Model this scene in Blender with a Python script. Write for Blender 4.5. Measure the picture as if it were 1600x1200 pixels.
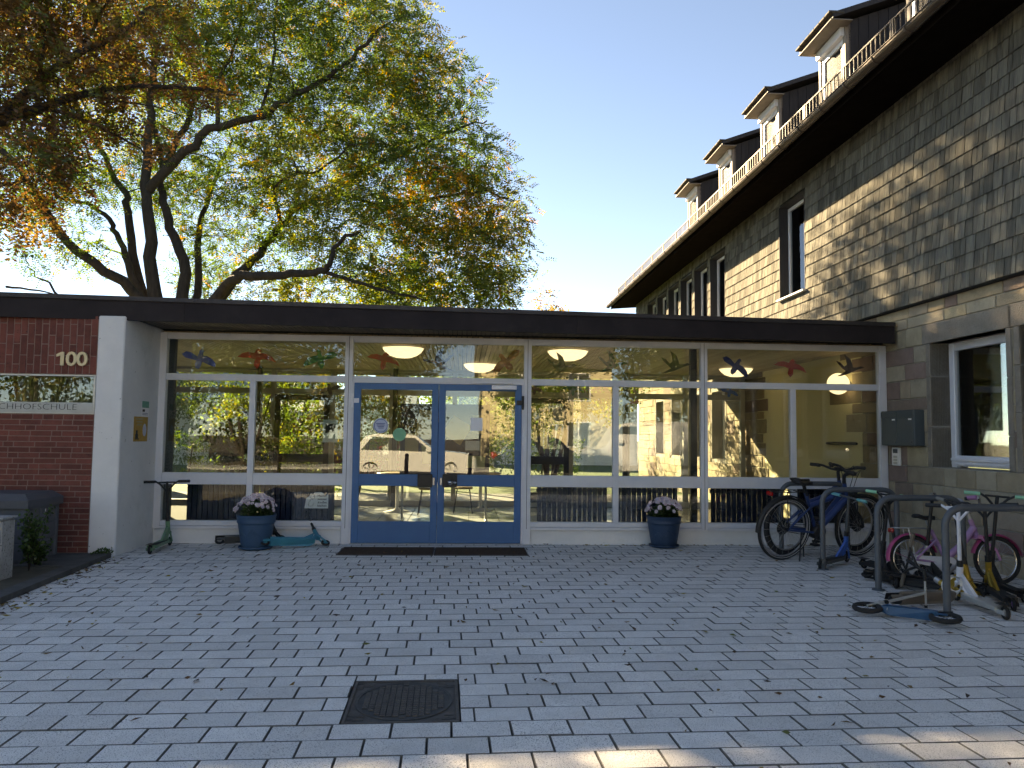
import bpy, math, random
import numpy as np
from mathutils import Vector, Matrix, Euler
random.seed(7); np.random.seed(7)
R = math.radians
scn = bpy.context.scene
COL = scn.collection
for o in list(bpy.data.objects): bpy.data.objects.remove(o)

# ------------------------------------------------------------------ camera
FPX, PITCH, ROLL, YAW, EYE = 1210.7, 0.06818, 0.01166, -0.06071, 1.40   # focal length in pixels of a 1600 px wide frame
_f = Vector((-math.sin(YAW)*math.cos(PITCH), math.cos(YAW)*math.cos(PITCH), math.sin(PITCH)))
_r0 = Vector((math.cos(YAW), math.sin(YAW), 0)); _u0 = _r0.cross(_f)
_r = _r0*math.cos(ROLL)+_u0*math.sin(ROLL); _u = _u0*math.cos(ROLL)-_r0*math.sin(ROLL)
cam_d = bpy.data.cameras.new('camera'); cam = bpy.data.objects.new('camera', cam_d); COL.objects.link(cam)
cam_d.sensor_width = 36; cam_d.lens = FPX/1600*36; cam_d.clip_start = .05; cam_d.clip_end = 2000
cam.matrix_world = Matrix(((_r.x,_u.x,-_f.x,0),(_r.y,_u.y,-_f.y,0),(_r.z,_u.z,-_f.z,EYE),(0,0,0,1)))
scn.camera = cam
def at(x, y, Y):
    """point of the place seen at photo pixel (x,y), at real distance Y in front of the camera"""
    d = _f*FPX+_r*(x-800)-_u*(y-600); t = Y/d.y
    return Vector((d.x*t, Y, EYE+d.z*t))
def seen(p):
    d = Vector(p)-Vector((0,0,EYE)); z = d.dot(_f)
    if z < .1: return None
    return 800+FPX*d.dot(_r)/z, 600-FPX*d.dot(_u)/z

# ------------------------------------------------------------------ sky, sun, exposure
SUN_EL, SUN_AZ = R(24.4), R(-29.3)      # azimuth from +Y towards +X
sun_dir = Vector((math.sin(SUN_AZ)*math.cos(SUN_EL), math.cos(SUN_AZ)*math.cos(SUN_EL), math.sin(SUN_EL)))
w = bpy.data.worlds.new('World'); scn.world = w; w.use_nodes = True
nt = w.node_tree; nt.nodes.clear()
sky = nt.nodes.new('ShaderNodeTexSky'); sky.sky_type = 'NISHITA'; sky.sun_disc = False
sky.sun_elevation = SUN_EL; sky.sun_rotation = SUN_AZ; sky.altitude = 250
sky.air_density = 0.56; sky.dust_density = 0.0; sky.ozone_density = 2.4
bg = nt.nodes.new('ShaderNodeBackground'); bg.inputs[1].default_value = 0.056
wo = nt.nodes.new('ShaderNodeOutputWorld')
nt.links.new(sky.outputs[0], bg.inputs[0]); nt.links.new(bg.outputs[0], wo.inputs[0])
sl = bpy.data.lights.new('sun', 'SUN'); sl.energy = 4.4; sl.angle = R(.55); sl.color = (1, .91, .74)
so = bpy.data.objects.new('sun', sl); COL.objects.link(so)
so.rotation_euler = (-sun_dir).to_track_quat('-Z', 'Y').to_euler(); so.location = (-20, 30, 25)
vs = scn.view_settings
scn.display_settings.display_device = 'sRGB'
vs.view_transform = 'Standard'; vs.look = 'None'; vs.gamma = 1; vs.exposure = 2.82; vs.use_curve_mapping = False
try:
    vs.use_white_balance = True; vs.white_balance_temperature = 9900; vs.white_balance_tint = 12
except Exception: pass
try:
    scn.cycles.max_bounces = 8; scn.cycles.transparent_max_bounces = 16; scn.cycles.glossy_bounces = 3; scn.cycles.diffuse_bounces = 3
    scn.cycles.sample_clamp_indirect = 8; scn.cycles.use_denoising = True; scn.cycles.use_adaptive_sampling = True; scn.cycles.adaptive_threshold = .03; scn.cycles.caustics_reflective = False; scn.cycles.caustics_refractive = False
except Exception: pass

# ------------------------------------------------------------------ materials
MATS = {}
def mat(name, c1, c2=None, ns=6., rough=.6, metal=0., bump=0., bs=60., var=0., rnd=None, ramp=None, speck=None, streak=False, spec=.4, dirt=None, coat=0, det=4):
    """procedural material in world coordinates: two-tone noise, per-piece tone, specks, relief"""
    m = bpy.data.materials.new(name); m.use_nodes = True; n = m.node_tree.nodes; L = m.node_tree.links
    b = n['Principled BSDF']; b.inputs['Roughness'].default_value = rough; b.inputs['Metallic'].default_value = metal
    b.inputs['Specular IOR Level'].default_value = spec
    if coat: b.inputs['Coat Weight'].default_value = coat; b.inputs['Coat Roughness'].default_value = .08
    g = n.new('ShaderNodeNewGeometry'); pos = g.outputs['Position']
    if streak:
        mp = n.new('ShaderNodeMapping'); mp.inputs['Scale'].default_value = streak; L.new(pos, mp.inputs[0]); pos = mp.outputs[0]
    c2 = c2 or c1
    nz = n.new('ShaderNodeTexNoise'); nz.inputs['Scale'].default_value = ns; nz.inputs['Detail'].default_value = det; nz.inputs['Roughness'].default_value = .65; L.new(pos, nz.inputs[0])
    cr = n.new('ShaderNodeValToRGB'); cr.color_ramp.elements[0].position = .32; cr.color_ramp.elements[1].position = .68
    cr.color_ramp.elements[0].color = (*c1, 1); cr.color_ramp.elements[1].color = (*c2, 1); L.new(nz.outputs[0], cr.inputs[0])
    col = cr.outputs[0]
    def mix(kind, fac, a, bb):
        x = n.new('ShaderNodeMix'); x.data_type = 'RGBA'; x.blend_type = kind
        if isinstance(fac, (int, float)): x.inputs[0].default_value = fac
        else: L.new(fac, x.inputs[0])
        for s, v in ((6, a), (7, bb)):
            if isinstance(v, tuple): x.inputs[s].default_value = v
            else: L.new(v, x.inputs[s])
        return x.outputs[2]
    if rnd:
        if rnd == 'obj': rv = n.new('ShaderNodeObjectInfo').outputs['Random']
        else: rv = g.outputs['Random Per Island']
        if ramp:
            rr = n.new('ShaderNodeValToRGB'); rr.color_ramp.interpolation = 'CONSTANT' if len(ramp) > 4 else 'LINEAR'
            el = rr.color_ramp.elements
            for i, cc in enumerate(ramp):
                e = el[i] if i < 2 else el.new(i/len(ramp))
                e.position = i/len(ramp); e.color = (*cc, 1)
            L.new(rv, rr.inputs[0]); col = mix('MULTIPLY', 1., col, rr.outputs[0])
        if var:
            mr = n.new('ShaderNodeMapRange'); mr.inputs[3].default_value = 1-var; mr.inputs[4].default_value = 1+var; 
            wn = n.new('ShaderNodeTexWhiteNoise'); wn.noise_dimensions = '1D'; L.new(rv, wn.inputs['W']); L.new(wn.outputs['Value'], mr.inputs[0])
            cc = n.new('ShaderNodeCombineColor'); [L.new(mr.outputs[0], cc.inputs[i]) for i in range(3)]
            col = mix('MULTIPLY', 1., col, cc.outputs[0])
    if speck:
        sc, scol, lo, hi = speck
        s = n.new('ShaderNodeTexNoise'); s.inputs['Scale'].default_value = sc; s.inputs['Detail'].default_value = 2; L.new(g.outputs['Position'], s.inputs[0])
        mr = n.new('ShaderNodeMapRange'); mr.inputs[1].default_value = lo; mr.inputs[2].default_value = hi; L.new(s.outputs[0], mr.inputs[0])
        col = mix('MIX', mr.outputs[0], col, (*scol, 1))
    if dirt:
        sc, dcol, lo, hi = dirt
        s = n.new('ShaderNodeTexNoise'); s.inputs['Scale'].default_value = sc; s.inputs['Detail'].default_value = 6; s.inputs['Roughness'].default_value = .7; L.new(g.outputs['Position'], s.inputs[0])
        mr = n.new('ShaderNodeMapRange'); mr.inputs[1].default_value = lo; mr.inputs[2].default_value = hi; mr.inputs[4].default_value = .7; L.new(s.outputs[0], mr.inputs[0])
        col = mix('MIX', mr.outputs[0], col, (*dcol, 1))
    L.new(col, b.inputs['Base Color'])
    if bump:
        bz = n.new('ShaderNodeTexNoise'); bz.inputs['Scale'].default_value = bs; bz.inputs['Detail'].default_value = 4; L.new(pos, bz.inputs[0])
        bp = n.new('ShaderNodeBump'); bp.inputs['Strength'].default_value = bump; bp.inputs['Distance'].default_value = .01; L.new(bz.outputs[0], bp.inputs['Height']); L.new(bp.outputs[0], b.inputs['Normal'])
    MATS[name] = m
    return m
def glass(name, refl=.09, tint=(.93,.96,.94), wob=.0):
    m = bpy.data.materials.new(name); m.use_nodes = True; n = m.node_tree.nodes; L = m.node_tree.links; n.clear()
    o = n.new('ShaderNodeOutputMaterial'); mx = n.new('ShaderNodeMixShader'); t = n.new('ShaderNodeBsdfTransparent'); gl = n.new('ShaderNodeBsdfGlossy')
    t.inputs[0].default_value = (*tint, 1); gl.inputs['Roughness'].default_value = .0; gl.inputs[0].default_value = (.95, .97, 1, 1)
    fr = n.new('ShaderNodeLayerWeight'); fr.inputs[0].default_value = .18
    mr = n.new('ShaderNodeMapRange'); mr.inputs[3].default_value = refl; mr.inputs[4].default_value = 1; L.new(fr.outputs['Fresnel'], mr.inputs[0])
    if wob:
        g = n.new('ShaderNodeNewGeometry'); bz = n.new('ShaderNodeTexNoise'); bz.inputs['Scale'].default_value = 1.6; bz.inputs['Detail'].default_value = 1; L.new(g.outputs['Position'], bz.inputs[0])
        bp = n.new('ShaderNodeBump'); bp.inputs['Strength'].default_value = wob; bp.inputs['Distance'].default_value = .02; L.new(bz.outputs[0], bp.inputs['Height']); L.new(bp.outputs[0], gl.inputs['Normal'])
    L.new(mr.outputs[0], mx.inputs[0]); L.new(t.outputs[0], mx.inputs[1]); L.new(gl.outputs[0], mx.inputs[2]); L.new(mx.outputs[0], o.inputs[0])
    MATS[name] = m; return m
def leafmat(name, trans=.45):
    m = bpy.data.materials.new(name); m.use_nodes = True; n = m.node_tree.nodes; L = m.node_tree.links; n.clear()
    o = n.new('ShaderNodeOutputMaterial'); a = n.new('ShaderNodeAttribute'); a.attribute_name = 'leafcol'
    d = n.new('ShaderNodeBsdfDiffuse'); t = n.new('ShaderNodeBsdfTranslucent'); gl = n.new('ShaderNodeBsdfGlossy'); gl.inputs['Roughness'].default_value = .45
    gl.inputs[0].default_value = (.6, .6, .55, 1)
    hs = n.new('ShaderNodeHueSaturation'); hs.inputs['Saturation'].default_value = 1.2; hs.inputs['Value'].default_value = 2.4; L.new(a.outputs['Color'], hs.inputs['Color'])
    L.new(a.outputs['Color'], d.inputs[0]); L.new(hs.outputs[0], t.inputs[0])
    m1 = n.new('ShaderNodeMixShader'); m1.inputs[0].default_value = trans; L.new(d.outputs[0], m1.inputs[1]); L.new(t.outputs[0], m1.inputs[2])
    m2 = n.new('ShaderNodeMixShader'); m2.inputs[0].default_value = .05; L.new(m1.outputs[0], m2.inputs[1]); L.new(gl.outputs[0], m2.inputs[2])
    L.new(m2.outputs[0], o.inputs[0]); MATS[name] = m; return m
def emit(name, col, s):
    m = bpy.data.materials.new(name); m.use_nodes = True; b = m.node_tree.nodes['Principled BSDF']
    b.inputs['Base Color'].default_value = (*col, 1); b.inputs['Emission Color'].default_value = (*col, 1); b.inputs['Emission Strength'].default_value = s
    b.inputs['Roughness'].default_value = .4; MATS[name] = m; return m

# ------------------------------------------------------------------ mesh and object helpers
ORG = {}
class MB:
    def __init__(s, M=None): s.v = []; s.f = []; s.M = M; s.sm = []
    def add(s, vs, fs, smooth=False):
        o = len(s.v)
        if s.M is not None: vs = [s.M @ Vector(v) for v in vs]
        s.v += [tuple(v) for v in vs]; s.f += [tuple(i+o for i in f) for f in fs]; s.sm += [smooth]*len(fs)
        return s
    def box(s, x0, x1, y0, y1, z0, z1):
        return s.add([(x0,y0,z0),(x1,y0,z0),(x1,y1,z0),(x0,y1,z0),(x0,y0,z1),(x1,y0,z1),(x1,y1,z1),(x0,y1,z1)],
                     [(0,3,2,1),(4,5,6,7),(0,1,5,4),(1,2,6,5),(2,3,7,6),(3,0,4,7)])
    def cbox(s, x0, x1, y0, y1, z0, z1, c=.005):
        lo = (x0,y0,z0); hi = (x1,y1,z1); V = []; ix = {}
        for sx in (0,1):
            for sy in (0,1):
                for sz in (0,1):
                    for k in range(3):
                        p = []
                        for a, sg in enumerate((sx,sy,sz)):
                            e = hi[a] if sg else lo[a]
                            p.append(e if a == k else (e-c if sg else e+c))
                        ix[(sx,sy,sz,k)] = len(V); V.append(tuple(p))
        F = []
        for k in range(3):
            a, b = [(1,2),(2,0),(0,1)][k]
            for sg in (0,1):
                q = []
                for sa, sb in ((0,0),(1,0),(1,1),(0,1)):
                    t = [0,0,0]; t[k] = sg; t[a] = sa; t[b] = sb; q.append(ix[(*t, k)])
                F.append(tuple(q) if sg else tuple(q[::-1]))
            for sa in (0,1):
                for sb in (0,1):
                    t0 = [0,0,0]; t0[k] = 0; t0[a] = sa; t0[b] = sb; t1 = list(t0); t1[k] = 1
                    q = (ix[(*t0,a)], ix[(*t1,a)], ix[(*t1,b)], ix[(*t0,b)])
                    F.append(q if sa != sb else q[::-1])
        for sx in (0,1):
            for sy in (0,1):
                for sz in (0,1):
                    q = tuple(ix[(sx,sy,sz,k)] for k in range(3)); F.append(q if (sx+sy+sz) % 2 else q[::-1])
        return s.add(V, F)
    def tube(s, pts, r, n=8, cap=True, smooth=True):
        pts = [Vector(p) for p in pts]; m = len(pts)
        rs = r if isinstance(r, (list, tuple)) else [r]*m
        V = []; F = []; N = None
        for i, p in enumerate(pts):
            t = (pts[min(i+1,m-1)]-pts[max(i-1,0)])
            t = t.normalized() if t.length > 1e-9 else Vector((0,0,1))
            if N is None:
                N = t.cross(Vector((0,0,1))) if abs(t.z) < .9 else t.cross(Vector((1,0,0)))
            N = (N-t*N.dot(t))
            N = N.normalized() if N.length > 1e-6 else t.orthogonal().normalized()
            B = t.cross(N)
            for k in range(n):
                a = 2*math.pi*k/n; V.append(p+(N*math.cos(a)+B*math.sin(a))*rs[i])
        for i in range(m-1):
            for k in range(n):
                F.append((i*n+k, i*n+(k+1)%n, (i+1)*n+(k+1)%n, (i+1)*n+k))
        s.add(V, F, smooth)
        if cap and n > 2: s.add(V[:n], [tuple(range(n))[::-1]]); s.add(V[-n:], [tuple(range(n))])
        return s
    def lathe(s, prof, n=24, M=None, smooth=True):
        M = M or Matrix(); V = []; F = []
        for r, z in prof:
            for k in range(n):
                a = 2*math.pi*k/n; V.append(M @ Vector((r*math.cos(a), r*math.sin(a), z)))
        for i in range(len(prof)-1):
            for k in range(n): F.append((i*n+k, i*n+(k+1)%n, (i+1)*n+(k+1)%n, (i+1)*n+k))
        return s.add(V, F, smooth)
    def prism(s, poly, d0, d1, M=None):
        """2-D outline (x,y) extruded along z from d0 to d1, placed by M"""
        M = M or Matrix(); n = len(poly)
        V = [M @ Vector((p[0],p[1],d0)) for p in poly]+[M @ Vector((p[0],p[1],d1)) for p in poly]
        return s.add(V, [tuple(range(n))[::-1], tuple(range(n,2*n))]+[(i,(i+1)%n,n+(i+1)%n,n+i) for i in range(n)])
    def torus(s, c, Rr, r, axis='Y', n=28, m=8, a0=0, a1=2*math.pi):
        c = Vector(c); full = abs(a1-a0-2*math.pi) < 1e-6; V = []; F = []; k = n if full else n+1
        for i in range(k):
            a = a0+(a1-a0)*i/n
            for j in range(m):
                b = 2*math.pi*j/m; rr = Rr+r*math.cos(b); h = r*math.sin(b)
                if axis == 'Y': p = Vector((rr*math.cos(a), h, rr*math.sin(a)))
                elif axis == 'X': p = Vector((h, rr*math.cos(a), rr*math.sin(a)))
                else: p = Vector((rr*math.cos(a), rr*math.sin(a), h))
                V.append(c+p)
        for i in range(n):
            for j in range(m): F.append((i*m+j, ((i+1)%k)*m+j, ((i+1)%k)*m+(j+1)%m, i*m+(j+1)%m))
        return s.add(V, F, True)
    def mesh(s, name, org=(0,0,0)):
        me = bpy.data.meshes.new(name); ox, oy, oz = org
        me.from_pydata([(x-ox,y-oy,z-oz) for x,y,z in s.v], [], s.f)
        if any(s.sm): me.polygons.foreach_set('use_smooth', s.sm)
        me.update(); return me
    def build(s, name, m, parent=None, label=None, kind=None):
        org = ORG.get(parent.name, (0,0,0)) if parent else (0,0,0)
        me = s.mesh(name, org); me.materials.append(MATS[m] if isinstance(m, str) else m)
        o = bpy.data.objects.new(name, me); COL.objects.link(o)
        if parent: o.parent = parent; ORG[o.name] = org
        if label: o['label'] = label
        if kind: o['kind'] = kind
        return o
def thing(name, label, cat, loc=(0,0,0), group=None):
    """Empty at the thing's base; its parts are built in place coordinates and stored relative to it"""
    o = bpy.data.objects.new(name, None); COL.objects.link(o); o.location = loc; o.empty_display_size = .1
    ORG[o.name] = tuple(loc); o['label'] = label; o['category'] = cat
    if group: o['group'] = group
    return o
def tag(o, label, cat, group=None, kind=None):
    if label: o['label'] = label
    if cat: o['category'] = cat
    if group: o['group'] = group
    if kind: o['kind'] = kind
    return o
def piece(name, me, parent, loc, rot=(0,0,0), scale=(1,1,1), m=None):
    o = bpy.data.objects.new(name, me); COL.objects.link(o); o.parent = parent
    g = ORG.get(parent.name, (0,0,0)); o.location = (loc[0]-g[0], loc[1]-g[1], loc[2]-g[2]); o.rotation_euler = rot; o.scale = scale
    return o
def bx(name, m, parent, x0, x1, y0, y1, z0, z1, c=.004, label=None, kind=None):
    return MB().cbox(min(x0,x1), max(x0,x1), min(y0,y1), max(y0,y1), min(z0,z1), max(z0,z1), c).build(name, m, parent, label, kind)
def text_mesh(txt, size, depth=.004, bold=0.):
    cu = bpy.data.curves.new('lettering', 'FONT'); cu.body = txt; cu.size = size; cu.extrude = depth; cu.offset = bold; cu.resolution_u = 3
    ob = bpy.data.objects.new('tmp_text', cu); COL.objects.link(ob); bpy.context.view_layer.update()
    me = bpy.data.meshes.new_from_object(ob.evaluated_get(bpy.context.evaluated_depsgraph_get()))
    bpy.data.objects.remove(ob); return me
FACE_S = Matrix(((1,0,0,0),(0,0,-1,0),(0,1,0,0),(0,0,0,1)))     # stands a flat outline up so that it faces the camera side
def lettering(name, txt, size, loc, m, parent, depth=.004, width=None, bold=0., M=None):
    me = text_mesh(txt, size, depth, bold); M = M or FACE_S
    xs = [v.co.x for v in me.vertices]; k = width/(max(xs)-min(xs)) if width else 1; x0 = min(xs)
    for v in me.vertices: v.co = M @ Vector(((v.co.x-x0)*k, v.co.y, v.co.z))
    me.materials.clear(); me.materials.append(MATS[m]); return piece(name, me, parent, loc)

# ------------------------------------------------------------------ leaves
def leaves(name, C, D, ln, wd, cols, m, parent=None, droop=.0):
    """C centres (n,3), D directions (n,3), lengths, widths, colours (n,3): one folded four-cornered leaf each"""
    n = len(C); D = D/np.maximum(np.linalg.norm(D, axis=1, keepdims=True), 1e-6)
    rv = np.random.normal(size=(n,3)); S = np.cross(D, rv); S /= np.maximum(np.linalg.norm(S, axis=1, keepdims=True), 1e-6)
    Nn = np.cross(D, S); ln = np.broadcast_to(ln, (n,))[:,None]; wd = np.broadcast_to(wd, (n,))[:,None]
    V = np.empty((n,4,3)); V[:,0] = C-D*ln*.5; V[:,2] = C+D*ln*.5-Nn*ln*.12; V[:,1] = C+S*wd*.5+Nn*wd*.18; V[:,3] = C-S*wd*.5+Nn*wd*.18
    org = np.array(ORG.get(parent.name, (0,0,0)) if parent else (0,0,0)); V = V.reshape(-1,3)-org
    me = bpy.data.meshes.new(name); me.vertices.add(n*4); me.vertices.foreach_set('co', V.ravel())
    me.loops.add(n*4); me.loops.foreach_set('vertex_index', np.arange(n*4, dtype=np.int32)); me.polygons.add(n)
    me.polygons.foreach_set('loop_start', np.arange(0, n*4, 4, dtype=np.int32)); me.polygons.foreach_set('loop_total', np.full(n, 4, dtype=np.int32))
    me.update(); at_ = me.attributes.new('leafcol', 'FLOAT_COLOR', 'POINT')
    cc = np.ones((n,4,4)); cc[:,:,:3] = cols[:,None,:]; at_.data.foreach_set('color', cc.ravel())
    me.materials.append(MATS[m]); o = bpy.data.objects.new(name, me); COL.objects.link(o)
    if parent: o.parent = parent; ORG[o.name] = tuple(org)
    return o
def feathery(blobs, sprays, nr, pairs, rl, ln, wd, pal, wts, rng, shell=.45, hang=.55, spread=.16):
    """pinnate foliage: each spray carries nr leaf stalks with leaflets set in pairs along them"""
    pal = np.array(pal); vol = np.array([b[3]*b[4]*b[5] for b in blobs])**.72; cnt = np.maximum(1, (sprays*vol/vol.sum()).astype(int)); C = []; D = []; K = []; tw = []
    for bi, (b, k) in enumerate(zip(blobs, cnt)):
        d = rng.normal(size=(k,3)); d /= np.linalg.norm(d, axis=1, keepdims=True); rad = rng.uniform(shell**3, 1.12, size=(k,1))**(1/3.)
        c = np.array(b[:3])+d*rad*np.array(b[3:6]); tw.append(c); own = rng.choice(len(pal), size=k, p=wts); main = rng.choice(len(pal), p=wts); own = np.where(rng.random(k) < .5, main, own)
        base = c[:,None,:]+rng.normal(size=(k,nr,3))*spread*np.array([1,1,.6]); ax = d[:,None,:]*.7+rng.normal(size=(k,nr,3))*.75; ax[:,:,2] -= hang; ax /= np.linalg.norm(ax, axis=2, keepdims=True)
        sd = np.cross(ax, rng.normal(size=(k,nr,3))*.35+np.array([0,0,1.])); sd /= np.maximum(np.linalg.norm(sd, axis=2, keepdims=True), 1e-6)
        col = pal[own][:,None,:]*rng.uniform(.75,1.25,size=(k,nr,1))
        for j in range(pairs):
            t = (j+.6)/pairs
            for s in (-1, 1):
                C.append((base+ax*rl*t+sd*s*ln*.5+np.array([0,0,-.03])*t*t).reshape(-1,3)); D.append((sd*s+ax*.45).reshape(-1,3)); K.append((col*rng.uniform(.85,1.15,size=(k,nr,1))).reshape(-1,3))
    C = np.concatenate(C); D = np.concatenate(D); K = np.concatenate(K)
    return C, D, ln*rng.uniform(.8,1.2,len(C)), wd*rng.uniform(.8,1.2,len(C)), K, np.concatenate(tw)
def foliage(blobs, sprays, per, spread, ln, wd, pal, wts, rng, shell=.45, flat=.6, hang=.5):
    """leaf sprays through a set of ellipsoids (cx,cy,cz,rx,ry,rz); pal/wts: own colours of whole sprays"""
    C = []; D = []; K = []; tw = []
    pal = np.array(pal); vol = np.array([b[3]*b[4]*b[5] for b in blobs])**.72; cnt = np.maximum(1, (sprays*vol/vol.sum()).astype(int))
    for b, k in zip(blobs, cnt):
        d = rng.normal(size=(k,3)); d /= np.linalg.norm(d, axis=1, keepdims=True); rad = rng.uniform(shell**3, 1.12, size=(k,1))**(1/3.)
        c = np.array(b[:3])+d*rad*np.array(b[3:6]); tw.append(c)
        own = rng.choice(len(pal), size=k, p=wts)
        main = rng.choice(len(pal), p=wts); own = np.where(rng.random(k) < .45, main, own)
        off = rng.normal(size=(k,per,3))*spread*np.array([1,1,flat]); lc = c[:,None,:]+off
        ax = d[:,None,:]*.6+rng.normal(size=(k,per,3))*.7; ax[:,:,2] -= hang
        col = pal[own][:,None,:]*rng.uniform(.7,1.3,size=(k,per,1))
        C.append(lc.reshape(-1,3)); D.append(ax.reshape(-1,3)); K.append(col.reshape(-1,3))
    C = np.concatenate(C); D = np.concatenate(D); K = np.concatenate(K)
    return C, D, ln*rng.uniform(.7,1.3,len(C)), wd*rng.uniform(.7,1.3,len(C)), K, np.concatenate(tw)

# ------------------------------------------------------------------ palette
mat('paver', (.74,.71,.67), (.84,.81,.77), ns=9, rough=.85, bump=.6, bs=140, var=.11, rnd='obj', speck=(170, (.20,.19,.18), .565, .66), dirt=(1.3, (.54,.52,.49), .50, .74))
mat('paver_far', (.74,.71,.67), (.84,.81,.77), ns=9, rough=.85, bump=.5, bs=140, var=.09, rnd='island', speck=(170, (.22,.21,.20), .57, .66), dirt=(1.3, (.54,.52,.49), .50, .74))
mat('paver_side', (.11,.105,.095), (.19,.18,.16), ns=12, rough=.95)
mat('joint', (.018,.018,.017), (.035,.033,.03), ns=30, rough=.95)
mat('earth', (.06,.05,.035), (.10,.085,.06), ns=4, rough=1, bump=.5, bs=20)
mat('terrace_slab', (.16,.155,.15), (.24,.23,.22), ns=3, rough=.9, dirt=(2, (.12,.08,.04), .5, .7))
mat('lawn', (.05,.085,.02), (.09,.12,.035), ns=3, rough=.9, bump=.6, bs=60)
mat('asphalt', (.055,.055,.055), (.085,.083,.08), ns=3, rough=.9, bump=.3, bs=150, speck=(200, (.15,.15,.14), .62, .7))
mat('white_render', (.66,.67,.67), (.76,.76,.75), ns=2.2, rough=.85, bump=.25, bs=60, speck=(26, (.16,.15,.13), .735, .76), dirt=(1.7, (.42,.41,.38), .60, .82))
mat('frame_white', (.62,.635,.67), (.69,.70,.73), ns=3, rough=.5, spec=.4, dirt=(2.5, (.5,.5,.5), .6, .85))
mat('frame_rear', (.30,.29,.25), (.36,.35,.30), ns=4, rough=.6)
mat('door_blue', (.004,.11,.285), (.006,.125,.315), ns=3, rough=.42, spec=.5, dirt=(6, (.06,.12,.24), .62, .8))
mat('fascia', (.022,.018,.020), (.034,.028,.030), ns=2, rough=.7, bump=.06, bs=40, spec=.15, dirt=(3, (.05,.045,.042), .55, .8))
mat('fascia_trim', (.035,.032,.036), (.06,.055,.055), ns=8, rough=.5, metal=.3)
mat('roof_felt', (.06,.06,.055), (.1,.095,.085), ns=3, rough=.95)
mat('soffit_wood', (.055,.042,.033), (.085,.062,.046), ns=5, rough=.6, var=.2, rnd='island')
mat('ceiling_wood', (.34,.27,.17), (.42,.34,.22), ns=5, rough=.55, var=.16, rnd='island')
mat('steel_black', (.012,.012,.013), (.02,.02,.02), ns=6, rough=.45)
mat('steel_grey', (.42,.43,.44), (.5,.5,.5), ns=6, rough=.35, metal=.8)
mat('steel_bright', (.6,.6,.6), (.7,.7,.7), ns=6, rough=.25, metal=1)
mat('floor_tile', (.42,.44,.44), (.50,.52,.51), ns=5, rough=.25, var=.06, rnd='obj', spec=.5)
mat('plaster_cream', (.76,.68,.42), (.80,.72,.46), ns=2, rough=.7)
mat('plaster_white', (.62,.61,.57), (.68,.67,.63), ns=2, rough=.8)
mat('mortar_red', (.22,.14,.115), (.28,.18,.15), ns=14, rough=.95, bump=.4, bs=90)
mat('brick', (.14,.041,.030), (.195,.056,.042), ns=11, rough=.8, bump=.35, bs=110, var=.24, rnd='obj', speck=(60, (.06,.025,.02), .64, .74))
mat('brick_far', (.14,.041,.030), (.195,.056,.042), ns=11, rough=.8, bump=.35, bs=110, var=.24, rnd='island')
mat('mortar_grey', (.33,.30,.25), (.42,.38,.32), ns=14, rough=.95)
mat('stone', (.80,.80,.80), (1,1,1), ns=7, rough=.95, spec=.12, bump=.7, bs=55, rnd='obj', var=.1, dirt=(5, (.16,.13,.10), .56, .8),
    ramp=[(.43,.345,.24),(.45,.38,.275),(.38,.31,.225),(.41,.335,.255),(.46,.385,.26),(.30,.225,.18),(.43,.35,.245),(.31,.22,.185),(.41,.33,.225),(.46,.39,.285)])
mat('stone_far', (.28,.23,.165), (.42,.35,.25), ns=3, rough=.88, bump=.7, bs=55, rnd='island', var=.2)
mat('stone_trim', (.23,.195,.155), (.30,.26,.21), ns=9, rough=.9, bump=.8, bs=70, speck=(120, (.17,.15,.13), .58, .68))
mat('shingle', (.095,.093,.084), (.205,.193,.158), ns=1.6, rough=.95, spec=.08, streak=(16,16,1.3), bump=.25, bs=8, var=.3, rnd='obj')
mat('shingle_far', (.095,.093,.084), (.205,.193,.158), ns=1.6, rough=.95, spec=.08, streak=(16,16,1.3), bump=.25, bs=8, var=.36, rnd='island')
mat('wall_dark', (.02,.02,.02), rough=.9)
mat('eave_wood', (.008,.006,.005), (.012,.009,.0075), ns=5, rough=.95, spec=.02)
mat('gutter', (.07,.052,.042), (.11,.08,.062), ns=5, rough=.45, metal=.35)
mat('cheek_board', (.030,.029,.032), (.045,.043,.046), ns=3, rough=.7, streak=(8,8,1))
mat('roof_tile', (.055,.05,.045), (.10,.09,.07), ns=4, rough=.85, bump=.4, bs=20)
mat('guard_metal', (.075,.058,.046), (.12,.09,.07), ns=9, rough=.6)
mat('dormer_wood', (.24,.205,.175), (.31,.27,.23), ns=5, rough=.7)
mat('upvc', (.74,.75,.79), (.80,.81,.84), ns=2, rough=.35)
mat('metal_sill', (.55,.55,.56), (.62,.62,.62), ns=3, rough=.35, metal=.6)
mat('curtain', (.74,.74,.72), (.8,.8,.78), ns=3, rough=.8)
mat('interior_dark', (.16,.16,.15), (.2,.2,.19), ns=2, rough=.9)
mat('room_mid', (.36,.38,.34), (.42,.44,.40), ns=2, rough=.9)
mat('room_grey', (.07,.07,.06), (.1,.1,.085), ns=2, rough=.9)
mat('interior_pale', (.50,.48,.42), (.55,.53,.47), ns=2, rough=.9)
mat('brass', (.60,.49,.30), (.68,.56,.36), ns=9, rough=.4, metal=.35)
mat('sign_strip', (.42,.43,.40), (.50,.51,.48), ns=6, rough=.5)
mat('ink', (.02,.02,.022), rough=.6)
mat('paper_white', (.78,.78,.80), (.84,.84,.86), ns=8, rough=.7)
mat('concrete_old', (.26,.26,.25), (.42,.42,.41), ns=4, rough=.95, bump=.6, bs=45, speck=(45, (.12,.12,.11), .58, .7), dirt=(2.2, (.10,.11,.07), .5, .75))
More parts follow.
